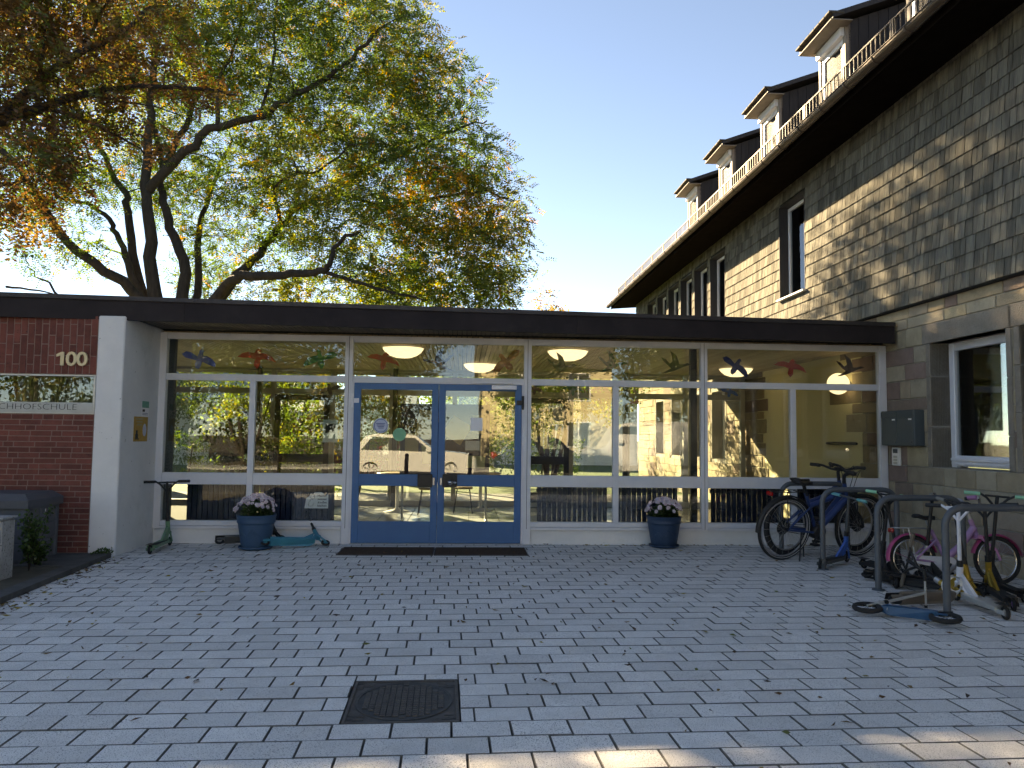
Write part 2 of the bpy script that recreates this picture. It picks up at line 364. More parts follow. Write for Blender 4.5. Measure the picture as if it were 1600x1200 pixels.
mat('kerb_dark', (.055,.055,.055), (.10,.10,.095), ns=5, rough=.95, bump=.5, bs=50)
glass('pane_glass', refl=.045, wob=.05)
glass('window_glass', refl=.08, tint=(.75,.79,.76), wob=.06)
leafmat('leaf'); leafmat('leaf_dry', .35); leafmat('petal', .3)
mat('bark', (.026,.021,.016), (.06,.047,.036), ns=4, rough=.95, bump=1., bs=9, streak=(3,3,.7))
mat('bark_dark', (.025,.02,.016), (.05,.04,.03), ns=5, rough=.95, bump=.8, bs=12)

# ------------------------------------------------------------------ ground
def struct(o): o['kind'] = 'structure'; return o
g_ = MB(); g_.add([(-400,-400,-.08),(400,-400,-.08),(400,400,-.08),(-400,400,-.08)], [(0,1,2,3)]); struct(g_.build('ground', 'earth'))
MB().box(-40, 40, -3.45, 1.25, -.075, -.010).build('forecourt', 'asphalt')['kind'] = 'structure'
MB().box(-40, 40, -12.5, -3.6, -.075, -.066).build('road', 'asphalt')['kind'] = 'structure'
MB().cbox(-40, 40, -3.6, -3.45, -.2, .012, .01).build('street_kerb', 'concrete_old')['kind'] = 'structure'
MB().cbox(-40, 40, -15.5, -12.5, -.2, .02, .01).build('far_footway', 'concrete_old')['kind'] = 'structure'
MB().box(-40, 40, 15.9, 60, -.079, -.02).build('lawn', 'lawn')['kind'] = 'structure'
MB().box(-12, 5.6, 15.72, 19.4, -.075, -.012).build('terrace', 'terrace_slab')['kind'] = 'structure'

# paving: rows turned 1.5 degrees against the glass front
PA = R(1.5); PU = Vector((math.cos(PA), math.sin(PA), 0)); PV = Vector((-math.sin(PA), math.cos(PA), 0))
def uv(u, v, z=0): p = PU*u+PV*v; return (p.x, p.y, z)
paving = struct(MB().add([(-5.2,1.2,-.022),(6.2,1.2,-.022),(6.2,10.5,-.022),(-5.2,10.5,-.022)], [(0,1,2,3)]).build('paving', 'joint'))
PW, PH, PJ = .2865, .193, .0055
def paver_mesh(w_, h_):
    m_ = MB(); c = .004; x0, x1, y0, y1 = -w_/2, w_/2, -h_/2, h_/2
    m_.add([(x0,y0,-.05),(x1,y0,-.05),(x1,y1,-.05),(x0,y1,-.05),(x0,y0,-c),(x1,y0,-c),(x1,y1,-c),(x0,y1,-c),(x0+c,y0+c,0),(x1-c,y0+c,0),(x1-c,y1-c,0),(x0+c,y1-c,0)],
           [(0,1,5,4),(1,2,6,5),(2,3,7,6),(3,0,4,7),(4,5,9,8),(5,6,10,9),(6,7,11,10),(7,4,8,11),(8,9,10,11)])
    return m_   # faces 0-7 of each block: sides and worn edges, dark with joint grit
MHU = (-.478, .108, 3.917, 4.585)      # manhole cut-out in paving coordinates u0,u1,v0,v1
_c = PU*0+PV*0
plist = []
for i in range(-6, 54):
    v0 = 3.917+(i-7)*PH; off = ((i*.37) % 1)*PW+random.uniform(-.012,.012)
    for k in range(-18, 24):
        u0 = k*PW+off; a, b, c, d = u0, u0+PW, v0, v0+PH
        if a > 6.1 or b < -4.6 or c > 10.5: continue
        if b <= MHU[0] or a >= MHU[1] or d <= MHU[2]+1e-4 or c >= MHU[3]-1e-4: plist.append((a,b,c,d)); continue
        if a < MHU[0]-.02: plist.append((a, MHU[0], c, d))
        if b > MHU[1]+.02: plist.append((MHU[1], b, c, d))
        if d > MHU[3]+.02: plist.append((max(a,MHU[0]), min(b,MHU[1]), MHU[3], d))
cand = []
for q in plist:
    cx, cy = (q[0]+q[1])/2, (q[2]+q[3])/2; p = Vector(uv(cx, cy)); s = seen(p)
    vis = s and -60 < s[0] < 1660 and -20 < s[1] < 1240
    cand.append((p.y if vis else 1e3+abs(p.y), q, p))
cand.sort(key=lambda t: t[0])
pm = paver_mesh(PW-PJ, PH-PJ).mesh('paver'); pm.materials.append(MATS['paver']); pm.materials.append(MATS['paver_side']); pm.polygons.foreach_set('material_index', [1]*4+[0]*0+[1]*4+[0])
far = MB()
for n_, (dist, q, p) in enumerate(cand):
    fx = (q[1]-q[0]-PJ)/(PW-PJ); fy = (q[3]-q[2]-PJ)/(PH-PJ); z = random.gauss(0, .0011)
    rot = (random.gauss(0,.003), random.gauss(0,.003), PA+random.gauss(0,.004))
    if n_ < 299: piece('paver', pm, paving, (p.x, p.y, z), rot, (fx, fy, 1))
    else:
        far.M = Matrix.Translation((p.x, p.y, z)) @ Euler(rot).to_matrix().to_4x4(); mm = paver_mesh(q[1]-q[0]-PJ, q[3]-q[2]-PJ); far.add(mm.v, mm.f)
far.M = None; fo = far.build('paver_field', 'paver_far', paving, kind='stuff'); fo.data.materials.append(MATS['paver_side']); fo.data.polygons.foreach_set('material_index', ([1]*8+[0])*(len(far.f)//9))

# ------------------------------------------------------------------ glazed entrance hall
YF = 10.257; YB = 15.6
hall = thing('entrance_hall', 'low glazed entrance hall with white frames and dark flat roof linking two buildings', 'building', (.9, YF, 0))
FX0, FX1 = -13.0, 5.70
fy = lambda x: 9.08+(x+5.3)*.0755        # front roof edge runs slightly askew
# roof slab with fascia boards, metal edging
def slab(z0, z1, dy, x0=FX0, x1=FX1, yb=17.9):  # rear overhang is unseen, lengthened to keep sun off the hall floor and wall
    P_ = [(x0,fy(x0)+dy),(x1,fy(x1)+dy),(x1,yb),(x0,yb)]
    return MB().prism(P_, z0, z1)
roof = slab(2.775, 2.93, .05).build('roof', 'roof_felt', hall)
def along(x0, x1, d0, d1, z0, z1):
    return MB().add([(x0,fy(x0)+d0,z0),(x1,fy(x1)+d0,z0),(x1,fy(x1)+d1,z0),(x0,fy(x0)+d1,z0),(x0,fy(x0)+d0,z1),(x1,fy(x1)+d0,z1),(x1,fy(x1)+d1,z1),(x0,fy(x0)+d1,z1)],
                    [(0,3,2,1),(4,5,6,7),(0,1,5,4),(1,2,6,5),(2,3,7,6),(3,0,4,7)])
for a, b in ((FX0,-8.2),(-8.197,-3.3),(-3.297,1.4),(1.403,FX1)):
    f_ = along(a, b, 0, .045, 2.70, 2.935).build('fascia_board', 'fascia', roof)
for a, b in ((FX0,-9),(-8.998,-6.1),(-6.098,-3.2),(-3.198,-.3),(-.298,2.6),(2.602,FX1)):
    along(a, b, -.022, .12, 2.925+random.uniform(0,.004), 2.978).build('edge_trim', 'fascia_trim', roof)
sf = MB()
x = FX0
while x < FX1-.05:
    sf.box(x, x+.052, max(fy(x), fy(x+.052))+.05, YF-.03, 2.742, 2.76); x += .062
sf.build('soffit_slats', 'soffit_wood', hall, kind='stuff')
MB().prism([(FX0,fy(FX0)+.06),(FX1,fy(FX1)+.06),(FX1,YF+.02),(FX0,YF+.02)], 2.762, 2.772).build('soffit_backing', 'wall_dark', hall)
cl = MB(); x = -9.0
while x < 5.7:
    cl.box(x, x+.062, YF+.05, YB-.03, 2.708, 2.73); x += .074
cl.build('ceiling_slats', 'ceiling_wood', hall, kind='stuff')
MB().box(-9.0, 5.74, YF+.03, YB, 2.734, 2.765).build('ceiling_backing', 'wall_dark', hall)
# floor with tiles
fl = MB().box(-9, 5.74, YF+.05, YB, -.03, .012).build('floor', 'joint', hall)
tm = MB().cbox(-.245,.245,-.245,.245,0,.008,.002).mesh('floor_tile'); tm.materials.append(MATS['floor_tile'])
for i in range(19):
    for k in range(10): piece('floor_tile', tm, fl, (-3.65+i*.5, YF+.32+k*.5, .0125))
# plinth and frame members
bx('plinth', 'white_render', hall, -3.95, -1.57, YF-.028, YF+.10, -.10, .188, .006)
bx('plinth', 'white_render', hall, .88, 5.745, YF-.028, YF+.10, -.10, .188, .006)
VX = [(-3.935,-3.846),(-2.785,-2.708),(-1.568,-1.467),(.779,.879),(1.972,2.050),(3.162,3.252),(4.395,4.472),(5.631,5.735)]
y0, y1 = YF-.045, YF+.035
ZS = [(2.62,2.70),(2.085,2.17),(.747,.898),(.188,.29)]
for j, (a, b) in enumerate(VX):
    big = j in (0,2,3,5,7)
    bx('mullion', 'frame_white', hall, a, b, y0-(.012 if big else 0), y1, .19 if j not in (2,3) else 0, 2.70 if big else 2.085, .004)
    if j in (2,3,5): bx('mullion_joint', 'wall_dark', hall, (a+b)/2-.003, (a+b)/2+.003, y0-.0135, y0-.005, .2, 2.69, .001)
bays = [(0,2),(2,3),(3,5),(5,7)]
for a, b in bays:
    xa, xb = VX[a][1], VX[b][0]
    bx('head_rail', 'frame_white', hall, xa-.001, xb+.001, y0+.004, y1, 2.62, 2.702)
    bx('transom', 'frame_white', hall, xa-.001, xb+.001, y0+.004, y1, 2.085, 2.17)
    bx('pane', 'pane_glass', hall, xa-.01, xb+.01, YF-.003, YF+.003, 2.165, 2.625, .0005)
    if (a, b) == (2,3): continue
    sp = [xa, xb] if b-a == 1 else [xa, VX[a+1][0], VX[a+1][1], xb]
    bx('sill_rail', 'frame_white', hall, xa-.001, xb+.001, y0-.006, y1, .225, .29)
    bx('drip_sill', 'frame_white', hall, xa-.001, xb+.001, y0-.022, y1, .186, .222)
    for q0, q1 in ((sp[0],sp[1]),(sp[2],sp[3])):
        bx('mid_rail', 'frame_white', hall, q0-.001, q1+.001, y0+.004, y1, .747, .898)
        bx('pane', 'pane_glass', hall, q0-.01, q1+.01, YF-.003, YF+.003, .892, 2.09, .0005)
        bx('pane', 'pane_glass', hall, q0-.01, q1+.01, YF-.003, YF+.003, .285, .752, .0005)
# entrance doors
def door(x0, x1, hand):
    d = MB()
    st = .088; yo, yi = YF-.055, YF-.005
    rails = [(x0,x0+st,.012,2.082),(x1-st,x1,.012,2.082),(x0+st,x1-st,2.0,2.082),(x0+st,x1-st,.747,.898),(x0+st,x1-st,.012,.29)]
    for i, q in enumerate(rails): e = 0 if i < 2 else .003; d.cbox(q[0]-(0 if i<2 else .002), q[1]+(0 if i<2 else .002), yo+e, yi-e, q[2], q[3], .004)
    o = d.build('door', 'door_blue', hall)
    bx('door_pane', 'pane_glass', o, x0+st-.01, x1-st+.01, YF-.032, YF-.026, .89, 2.005, .0005)
    bx('door_pane', 'pane_glass', o, x0+st-.01, x1-st+.01, YF-.032, YF-.026, .285, .752, .0005)
    e = x1-.16 if hand < 0 else x0+.16
    bx('lock_plate', 'steel_black', o, e-.095, e+.095, yo-.028, yo+.001, .735, .905, .006)
    s = MB(); hx = e+(.115 if hand < 0 else -.115)
    s.cbox(hx-.014, hx+.014, yo-.035, yo+.001, .765, .86, .004); s.build('lock_edge', 'steel_grey', o)
    if hand > 0:
        for dx, r in ((.005,.037),(.07,.026)):
            MB().lathe([(0,.03),(r*.35,.03),(r*.4,.026),(r,.022),(r,0)], 18, Matrix.Translation((e+dx, yo-.027, .80)) @ Matrix.Rotation(R(90),4,'X')).build('lock_cylinder', 'steel_bright', o)
    hy = 1.92; hx0 = x0-.035 if hand < 0 else x1-.005
    h = MB(); h.tube([(hx0+.02,yo-.012,hy-.16),(hx0+.02,yo-.012,hy+.02)], .015, 10); h.cbox(hx0+.02, hx0+.10 if hand < 0 else hx0-.06, yo-.012, yo+.002, hy-.10, hy-.04, .003)
    h.build('hinge', 'upvc' if hand < 0 else 'steel_black', o)
    if hand > 0:
        c = MB(); c.cbox(x1-.40, x1-.07, yo-.05, yo+.001, 2.02, 2.075, .006); c.build('door_closer', 'upvc', o)
        MB().cbox(x1-.66, x1-.14, yo-.022, yo-.002, 2.098, 2.118, .003).build('closer_rail', 'upvc', o)
    return o
dc = -.3395
door(-1.4416, dc-.002, -1); door(dc+.002, .752, 1)
bx('door_jamb', 'frame_white', hall, -1.467, -1.4435, y0-.004, y1, 0, 2.086, .003); bx('door_jamb', 'frame_white', hall, .754, .779, y0-.004, y1, 0, 2.086, .003)
bx('threshold', 'steel_grey', hall, -1.46, .77, YF-.07, YF+.06, -.02, .010, .003)
# rear glazing
rear = [-8.3,-6.2,-4.05,-3.78,-2.62,-1.45,-.2,1.15,2.15,3.3,4.5,5.69]
bx('rear_rail', 'frame_rear', hall, -9, 5.74, YB-.05, YB+.05, 2.66, 2.735); bx('rear_rail', 'frame_rear', hall, -9, 5.74, YB-.045, YB+.045, 2.20, 2.31); bx('rear_sill', 'plaster_white', hall, -9, 5.74, YB-.08, YB+.07, -.05, .12)
for q in rear: bx('rear_mullion', 'frame_rear', hall, q-.045, q+.045, YB-.055, YB+.055, .12, 2.66)
for q0, q1 in zip(rear[:-1], rear[1:]):
    bx('rear_pane', 'pane_glass', hall, q0+.04, q1-.04, YB-.003, YB+.003, .12, 2.2, .0005); bx('rear_pane', 'pane_glass', hall, q0+.04, q1-.04, YB-.003, YB+.003, 2.3, 2.66, .0005)
for xa, xb in ((-3.735,-2.665),(1.195,2.105)):
    m_ = MB(); s = .11
    for q in ((xa,xa+s,.1,2.19),(xb-s,xb,.1,2.19),(xa+s,xb-s,2.08,2.19),(xa+s,xb-s,.86,1.02),(xa+s,xb-s,.1,.3)): m_.cbox(q[0], q[1], YB-.09, YB-.058, q[2], q[3], .004)
    m_.build('rear_door', 'steel_black', hall)
for xq, yq in ((-3.98,15.3),(-1.36,15.3),(3.2,15.3),(3.215,10.75)): bx('column', 'steel_black', hall, xq-.045, xq+.045, yq-.045, yq+.045, .01, 2.72, .004)
bx('end_wall', 'plaster_white', hall, -9.15, -9.0, 9.5, YB, 0, 2.74)

# ------------------------------------------------------------------ brick wing with white pier
YW = 9.15
wing = thing('brick_wing', 'dark red brick wing with white rendered pier, strip window and house number', 'building', (-6.0, YW, 0))
ZW0, ZW1 = 1.606, 2.055
for q in ((-12.5,-4.232,-.1,ZW0),(-12.5,-4.232,ZW1,2.745),(-12.5,-9.0,ZW0,ZW1)): MB().box(q[0], q[1], YW+.012, YW+.30, q[2], q[3]).build('brick_bed', 'mortar_red', wing)
bm_h = MB().cbox(-.5,.5,-.006,.03,-.5,.5,.002)
def brick_me(w_, h_, key={}):
    k = (round(w_,3), round(h_,3))
    if k not in key: key[k] = MB().cbox(-w_/2, w_/2, -.004, .03, -h_/2, h_/2, .003).mesh('brick'); key[k].materials.append(MATS['brick'])
    return key[k]
z = -.02; i = 0; nb = 0; bf = MB()     # bf: the bricks beyond the picture's left edge, joined
CH, JT = .0625, .010
z = ZW0-.008
while z > -.06:                      # courses below the window: stretchers and headers mixed
    x = -4.236; first = True; seq = random.Random(i*13+5)
    while x > -9.2:
        w_ = .235 if seq.random() < .62 else .113
        if first: w_ = (.113, .235, .17)[i % 3]; first = False
        w_ = max(.05, w_)
        if x > -5.75: piece('brick', brick_me(w_-JT, CH-JT), wing, (x-w_/2, YW+.012+random.gauss(0,.0012), z-CH/2), (0, random.gauss(0,.004), 0)); nb += 1
        else: bf.cbox(x-w_+JT/2, x-JT/2, YW+.008, YW+.04, z-CH+JT/2, z-JT/2, .003)
        x -= w_
    z -= CH; i += 1
x = -4.236; k = 0
while x > -9.2:                      # soldier courses above the window
    z = 2.742-(.10 if k % 2 else .235); zt = 2.742; first = True
    while zt > ZW1+.03:
        if first and k % 2: hh = .105; first = False
        else: hh = .235 if not (not first and False) else .1; first = False
        zb = max(zt-hh, ZW1+.004)
        if zt-zb > .035 and x < -5.75: bf.cbox(x-.073, x-.005, YW+.008, YW+.04, zb+JT/2, zt-JT/2, .003)
        elif zt-zb > .035: piece('brick', brick_me(.078-.010, round(zt-zb-JT,3)), wing, (x-.039, YW+.012+random.gauss(0,.0012), (zt+zb)/2), (0, random.gauss(0,.003), 0)); nb += 1
        zt = zb
    x -= .078; k += 1
bf.build('brick_field', 'brick_far', wing, kind='stuff')
bx('pillar', 'white_render', wing, -4.231, -3.931, YW-.003, YF+.06, -.1, 2.742, .012)
# strip window and school sign
win = bx('window', 'steel_grey', wing, -9.0, -4.235, YW+.02, YW+.10, ZW1-.02, ZW1+.003, .003)
bx('frame_rail', 'steel_grey', win, -9.0, -4.235, YW+.004, YW+.10, ZW0-.003, ZW0+.018, .003); bx('frame_post', 'steel_grey', win, -4.262, -4.235, YW+.01, YW+.09, ZW0+.018, ZW1-.02, .003)
bx('window_pane', 'window_glass', win, -9.0, -4.262, YW+.05, YW+.056, 1.735, ZW1-.02, .0005)
strip = bx('sign_board', 'sign_strip', wing, -9.0, -4.264, YW+.022, YW+.04, ZW0+.018, 1.735, .002, label='pale strip under the window with thin dark capital letters')
me_x0 = -5.30
lettering('lettering', 'CHHOFSCHULE', .098, (me_x0, YW+.022, 1.650), 'ink', strip, .003, width=.86, bold=-.0022)
MB().prism([(.045,0),(.085,0),(.085,.155),(.052,.155),(.0,.128),(.0,.098),(.045,.115)], 0, .014, Matrix.Translation((-4.678,YW+.002,2.158)) @ FACE_S).build('house_digit', 'brass', wing)
for ch, xx, ww in (('0',-4.568,.125),('0',-4.450,.125)):
    lettering('house_digit', ch, .225, (xx, YW-.012, 2.158), 'brass', wing, .012, width=ww, bold=.004)
lr = MB()   # room behind the strip window
bx('room_wall', 'room_grey', wing, -9.0, -4.0, 10.9, 11.0, 0, 2.72); bx('room_wall', 'interior_dark', wing, -4.3, -4.24, 9.46, 10.89, 0, 2.72); bx('room_floor', 'interior_dark', wing, -9.0, -4.31, 9.46, 10.89, -.02, .02); bx('room_ceiling', 'interior_dark', wing, -9.0, -4.31, 9.46, 10.89, 2.69, 2.735); 
for k in range(10): bx('glass_block', 'curtain', wing, -6.02+k*.105, -5.925+k*.105, 10.80, 10.89, 1.72, 2.25, .02)  # opaque pale colour stands for daylight shining through the blocks

# ------------------------------------------------------------------ stone building with shingled upper storey
stone_b = thing('stone_building', 'sandstone building with shingled upper storey, dormers and deep dark eaves', 'building', (5.75, 10.0, 0))
SX = 5.75; HX = 5.65
Y_NEAR, Y_FAR = 1.0, 25.6
SW = [(7.862,9.222,1.088,2.616),(6.30,7.66,1.088,2.616),(4.74,6.10,1.088,2.616),(16.9,17.8,.95,2.5),(18.7,19.6,.95,2.5),(20.5,21.4,.95,2.5),(22.3,23.2,.95,2.5)]
def wall_with_holes(y0, y1, z0, z1, holes, x0, x1, m, parent, name):
    ys = sorted({y0,y1,*[h[0] for h in holes],*[h[1] for h in holes]}); b_ = MB()
    for a, b in zip(ys[:-1], ys[1:]):
        hs = sorted([(h[2],h[3]) for h in holes if h[0] <= a+1e-6 and h[1] >= b-1e-6]); z = z0
        for h0, h1 in hs: b_.box(x0,x1,a,b,z,h0); z = h1
        b_.box(x0,x1,a,b,z,z1)
    return b_.build(name, m, parent)
base = wall_with_holes(Y_NEAR, Y_FAR, -.1, 3.2, SW, SX+.012, SX+.45, 'mortar_grey', stone_b, 'stone_wall')
# lintels, jamb stones, sills round each ground floor window, then coursed ashlar between them
def st_me(w_, h_, key={}):
    k = (round(w_,2), round(h_,3))
    if k not in key:
        key[k] = MB().cbox(-.006, .05, -w_/2, w_/2, -h_/2, h_/2, .006).mesh('stone'); key[k].materials.append(MATS['stone'])
    return key[k]
zl = [0]
crs = [(-.05,.22),(.22,.47),(.47,.67),(.67,.868),(.868,1.088),(1.088,1.34),(1.34,1.52),(1.52,1.80),(1.80,1.95),(1.95,2.19),(2.19,2.40),(2.40,2.616),(2.616,2.86),(2.86,3.0),(3.0,3.14)]
blocks = []
for h in SW:
    near = h[0] < 12
    blocks.append((h[0]-.19 if near else h[0]-.15, h[1]+.0 if near else h[1]+.15, h[3], h[3]+.246 if near else 2.746, 'stone_trim'))
ns = 0
def occupied(y0, y1, z0, z1):
    """free intervals of y in the course"""
    iv = [(y0, y1)]
    for h in SW:
        pad = .085 if h[0] < 12 else .12
        if h[3] > z0+.01 and h[2] < z1-.01: a0, b0 = h[0]-pad, h[1]+pad
        elif h[0] < 12 and abs(h[3]-z0) < .02: a0, b0 = h[0]-.10, h[1]+.15
        else: continue
        n2 = []
        for a, b in iv:
            if b <= a0 or a >= b0: n2.append((a,b)); continue
            if a < a0: n2.append((a,a0))
            if b > b0: n2.append((b0,b))
        iv = n2
    return iv
sfld = MB()
for ci, (z0, z1) in enumerate(crs):     # nearer the street than the picture shows, joined
    rr = random.Random(ci*11+5)
    for a, b in occupied(1.0, 6.2, z0, z1):
        y = b
        while y > a+.02:
            w_ = rr.choice((.34,.42,.50,.62,.78)); w_ = y-a if y-w_ < a+.14 else w_
            sfld.cbox(SX-.006, SX+.05, y-w_+.007, y-.007, z0+.006, z1-.006, .006); y -= w_
sfld.build('stone_field', 'stone_far', stone_b, kind='stuff')
for ci, (z0, z1) in enumerate(crs):
    rr = random.Random(ci*7+3)
    for a, b in occupied(6.2, Y_FAR, z0, z1):
        y = b
        while y > a+.02:
            w_ = rr.choice((.24,.34,.42,.50,.62,.78)) if y < 12 else rr.choice((.5,.62,.78,.9))
            if 10.3 < y < 15.6: w_ = rr.choice((.6,.8,1.0))
            if y-w_ < a+.14: w_ = y-a
            if 10.9 < y-w_/2 < 14.95 and y-w_ > 10.9: y -= w_; continue      # plastered inside the hall
            piece('stone', st_me(w_-.014, z1-z0-.012), stone_b, (SX+random.gauss(0,.003), y-w_/2, (z0+z1)/2)); ns += 1; y -= w_
for h in SW:
    near = h[0] < 12
    if near:
        bx('lintel', 'stone_trim', stone_b, SX-.012, SX+.2, h[0]-.098, h[1]+.148, h[3], h[3]+.24, .006)
        bx('sill_stone', 'stone_trim', stone_b, SX-.010, SX+.2, h[0]-.10, h[1]+.10, .874, h[2]-.003, .006) if False else None
    for s in (-1, 1):
        pad = .081 if near else .115; e = h[0] if s < 0 else h[1]; z = h[2]
        while z < h[3]-.05:
            hh = min(random.choice((.38,.5,.62)), h[3]-z); hh = h[3]-z if h[3]-z-hh < .2 else hh
            bx('jamb_stone', 'stone_trim', stone_b, SX-.008, SX+.34, min(e,e+s*pad), max(e,e+s*pad), z+.003, z+hh-.003, .005); z += hh
    rec = SX+.235; w_ = bx('window', 'upvc', stone_b, rec, rec+.07, h[1]-.10, h[1]-.001, h[2], h[3], .01)
    for q in ((h[0]+.001,h[0]+.10,h[2],h[3]),(h[0]+.10,h[1]-.10,h[2]+.02,h[2]+.15),(h[0]+.10,h[1]-.10,h[3]-.10,h[3]-.001)): bx('window_frame', 'upvc', w_, rec+.004, rec+.068, *q, .008)
    bx('window_pane', 'window_glass', w_, rec+.04, rec+.046, h[0]+.09, h[1]-.09, h[2]+.14, h[3]-.09, .0005)
    bx('stone_sill', 'stone_trim', w_, SX+.013, rec+.004, h[0]+.003, h[1]-.003, h[2]-.03, h[2]+.004, .004)
    for k in range(2): bx('sill_groove', 'upvc', w_, rec-.012-.01*k, rec+.01, h[0]+.02, h[1]-.02, h[2]+.04+k*.045, h[2]+.075+k*.045, .003)
    if near:
        bx('room_back', 'room_mid', w_, SX+2.6, SX+2.7, h[0]-.7, h[1]+1.2, 0, 3.0); bx('room_ceiling', 'interior_dark', w_, SX+.46, SX+2.6, h[0]-.7, h[1]+1.2, 2.95, 3.0); 
        bx('room_floor', 'room_mid', w_, SX+.46, SX+2.6, h[0]-.7, h[1]+1.2, -.05, .02)
        bx('blind', 'room_mid', w_, SX+.5, SX+.52, h[1]-.55, h[1]-.09, h[2]+.45, h[3]-.05)
    else: bx('blind', 'curtain', w_, SX+.36, SX+.38, h[0]+.1, h[1]-.1, h[2]+.1, h[3]-.1)
# plaster inside the hall between toothed stones
pl = MB().box(SX-.004, SX+.05, 10.9, 14.97, .02, 2.74); pl.build('hall_plaster', 'plaster_cream', stone_b)
for ci, (z0, z1) in enumerate(crs[:13]):
    w_ = (.16,.34,.22,.42,.12,.30)[ci % 6]
    piece('stone', st_me(.3+w_-.012, z1-z0-.012), stone_b, (SX-.012, 14.98-(.3+w_)/2+.15, (z0+z1)/2))

# shingles: exposed height .1925, irregular widths
UW = [(12.49,13.55,3.90,5.62)]+[(16.53+1.258*k, 16.53+1.258*k+1.04, 3.92, 5.60) for k in range(6)]
wall_with_holes(Y_NEAR, Y_FAR, 3.16, 6.5, UW, HX+.02, HX+.20, 'wall_dark', stone_b, 'timber_wall')
bx('shadow_ledge', 'wall_dark', stone_b, HX+.005, SX+.3, Y_NEAR, Y_FAR, 3.132, 3.165)  # near-black strip closing the overhang, drawn as the shadow line under the shingles
SHE = .1925
def shingle_shape(b_, y0, y1, zb, j):
    h = SHE+.02; x_b = HX-.010+j; x_t = HX+.009; t = .008
    return b_.add([(x_b,y0,zb),(x_b,y1,zb),(x_t,y1,zb+h),(x_t,y0,zb+h),(x_b+t,y0,zb),(x_b+t,y1,zb),(x_t+t,y1,zb+h),(x_t+t,y0,zb+h)],
                  [(0,1,2,3),(4,7,6,5),(0,4,5,1),(3,2,6,7),(0,3,7,4),(1,5,6,2)])
sh = []
for r_ in range(15):
    zb = 3.146+r_*SHE; zm = zb+SHE*.5; rr = random.Random(r_*31+1)
    iv = [(1.2, Y_FAR)]
    for h in UW:
        if h[2]-.02 < zm < h[3]+.05:
            n2 = []
            for a, b in iv:
                if b <= h[0] or a >= h[1]: n2.append((a,b)); continue
                if a < h[0]: n2.append((a,h[0]-.002))
                if b > h[1]: n2.append((h[1]+.002,b))
            iv = n2
    for a, b in iv:
        y = a
        while y < b-.005:
            w_ = rr.choice((.07,.09,.10,.115,.13,.15,.165)); w_ = b-y if b-y-w_ < .05 else w_
            sh.append((y, y+w_-.009, zb+rr.gauss(0,.0012), rr.gauss(0,.0018))); y += w_
def vis_rank(q):
    s = seen((HX, (q[0]+q[1])/2, q[2]+.1))
    return q[0] if s and -10 < s[0] < 1620 and -30 < s[1] < 1210 else 1e3+q[0]
sh.sort(key=vis_rank)
um = MB(); shingle_shape(um, -.5, .5, 0, 0); um.v = [(a-HX, b, c) for a, b, c in um.v]; um = um.mesh('shingle'); um.materials.append(MATS['shingle'])
fs = MB()
for n_, q in enumerate(sh):
    if n_ < 299: piece('shingle', um, stone_b, (HX+q[3], (q[0]+q[1])/2, q[2]), (0,0,0), (1, q[1]-q[0], 1))
    else: shingle_shape(fs, *q)
fs.build('shingle_field', 'shingle_far', stone_b, kind='stuff')
for k, h in enumerate(UW):
    rec = HX+.15; w_ = bx('window', 'upvc', stone_b, rec, rec+.06, h[1]-.07, h[1]-.022, h[2]+.03, h[3]-.03, .006)
    for q in ((h[0]+.022,h[0]+.07,h[2]+.03,h[3]-.03),(h[0]+.07,h[1]-.07,h[2]+.03,h[2]+.09),(h[0]+.07,h[1]-.07,h[3]-.09,h[3]-.03)): bx('window_frame', 'upvc', w_, rec+.003, rec+.057, *q, .005)
    bx('window_pane', 'window_glass', w_, rec+.03, rec+.036, h[0]+.06, h[1]-.06, h[2]+.08, h[3]-.08, .0005)
    bx('reveal', 'cheek_board', w_, HX-.012, rec+.002, h[1]-.021, h[1]-.001, h[2], h[3]); bx('reveal', 'cheek_board', w_, HX-.006, rec+.002, h[0]+.001, h[0]+.021, h[2], h[3]); bx('reveal', 'cheek_board', w_, HX-.008, rec+.002, h[0]+.0215, h[1]-.0215, h[3]-.02, h[3]-.001)
    bx('window_sill', 'metal_sill', w_, HX-.07, rec+.002, h[0]-.03, h[1]+.03, h[2]-.012, h[2]+.022, .004)
    bx('room_back', 'interior_pale', w_, HX+1.6, HX+1.7, h[0]-1, h[1]+1, 3.2, 5.8); bx('blind', 'curtain', w_, HX+.26, HX+.28, h[0]+.05, h[0]+.30, h[2]+.1, h[3]-.05)
# eaves, gutter, snow guard, roof
GX, GZ = 4.86, 5.93
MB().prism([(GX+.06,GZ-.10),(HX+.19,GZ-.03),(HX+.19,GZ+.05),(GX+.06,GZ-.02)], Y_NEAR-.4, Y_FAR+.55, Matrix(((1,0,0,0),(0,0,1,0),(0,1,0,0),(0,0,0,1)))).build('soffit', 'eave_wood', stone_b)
sb = MB(); yy = Y_NEAR
while yy < Y_FAR: sb.box(GX+.07, HX-.02, yy, yy+.10, GZ-.118, GZ-.10) if False else None; yy += .115
for k in range(0): 
    y_ = 1.2+k*1.15
    MB().add([(GX+.05,y_,GZ-.13),(HX-.02,y_,GZ-.07),(HX-.02,y_+.07,GZ-.07),(GX+.05,y_+.07,GZ-.13),(GX+.05,y_,GZ-.098),(HX-.02,y_,GZ-.03),(HX-.02,y_+.07,GZ-.03),(GX+.05,y_+.07,GZ-.098)],
        [(0,3,2,1),(4,5,6,7),(0,1,5,4),(1,2,6,5),(2,3,7,6),(3,0,4,7)]).build('rafter_tail', 'eave_wood', stone_b)
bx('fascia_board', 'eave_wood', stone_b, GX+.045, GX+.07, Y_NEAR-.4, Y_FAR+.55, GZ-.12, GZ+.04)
gm = MB(); na = 9; gv = []
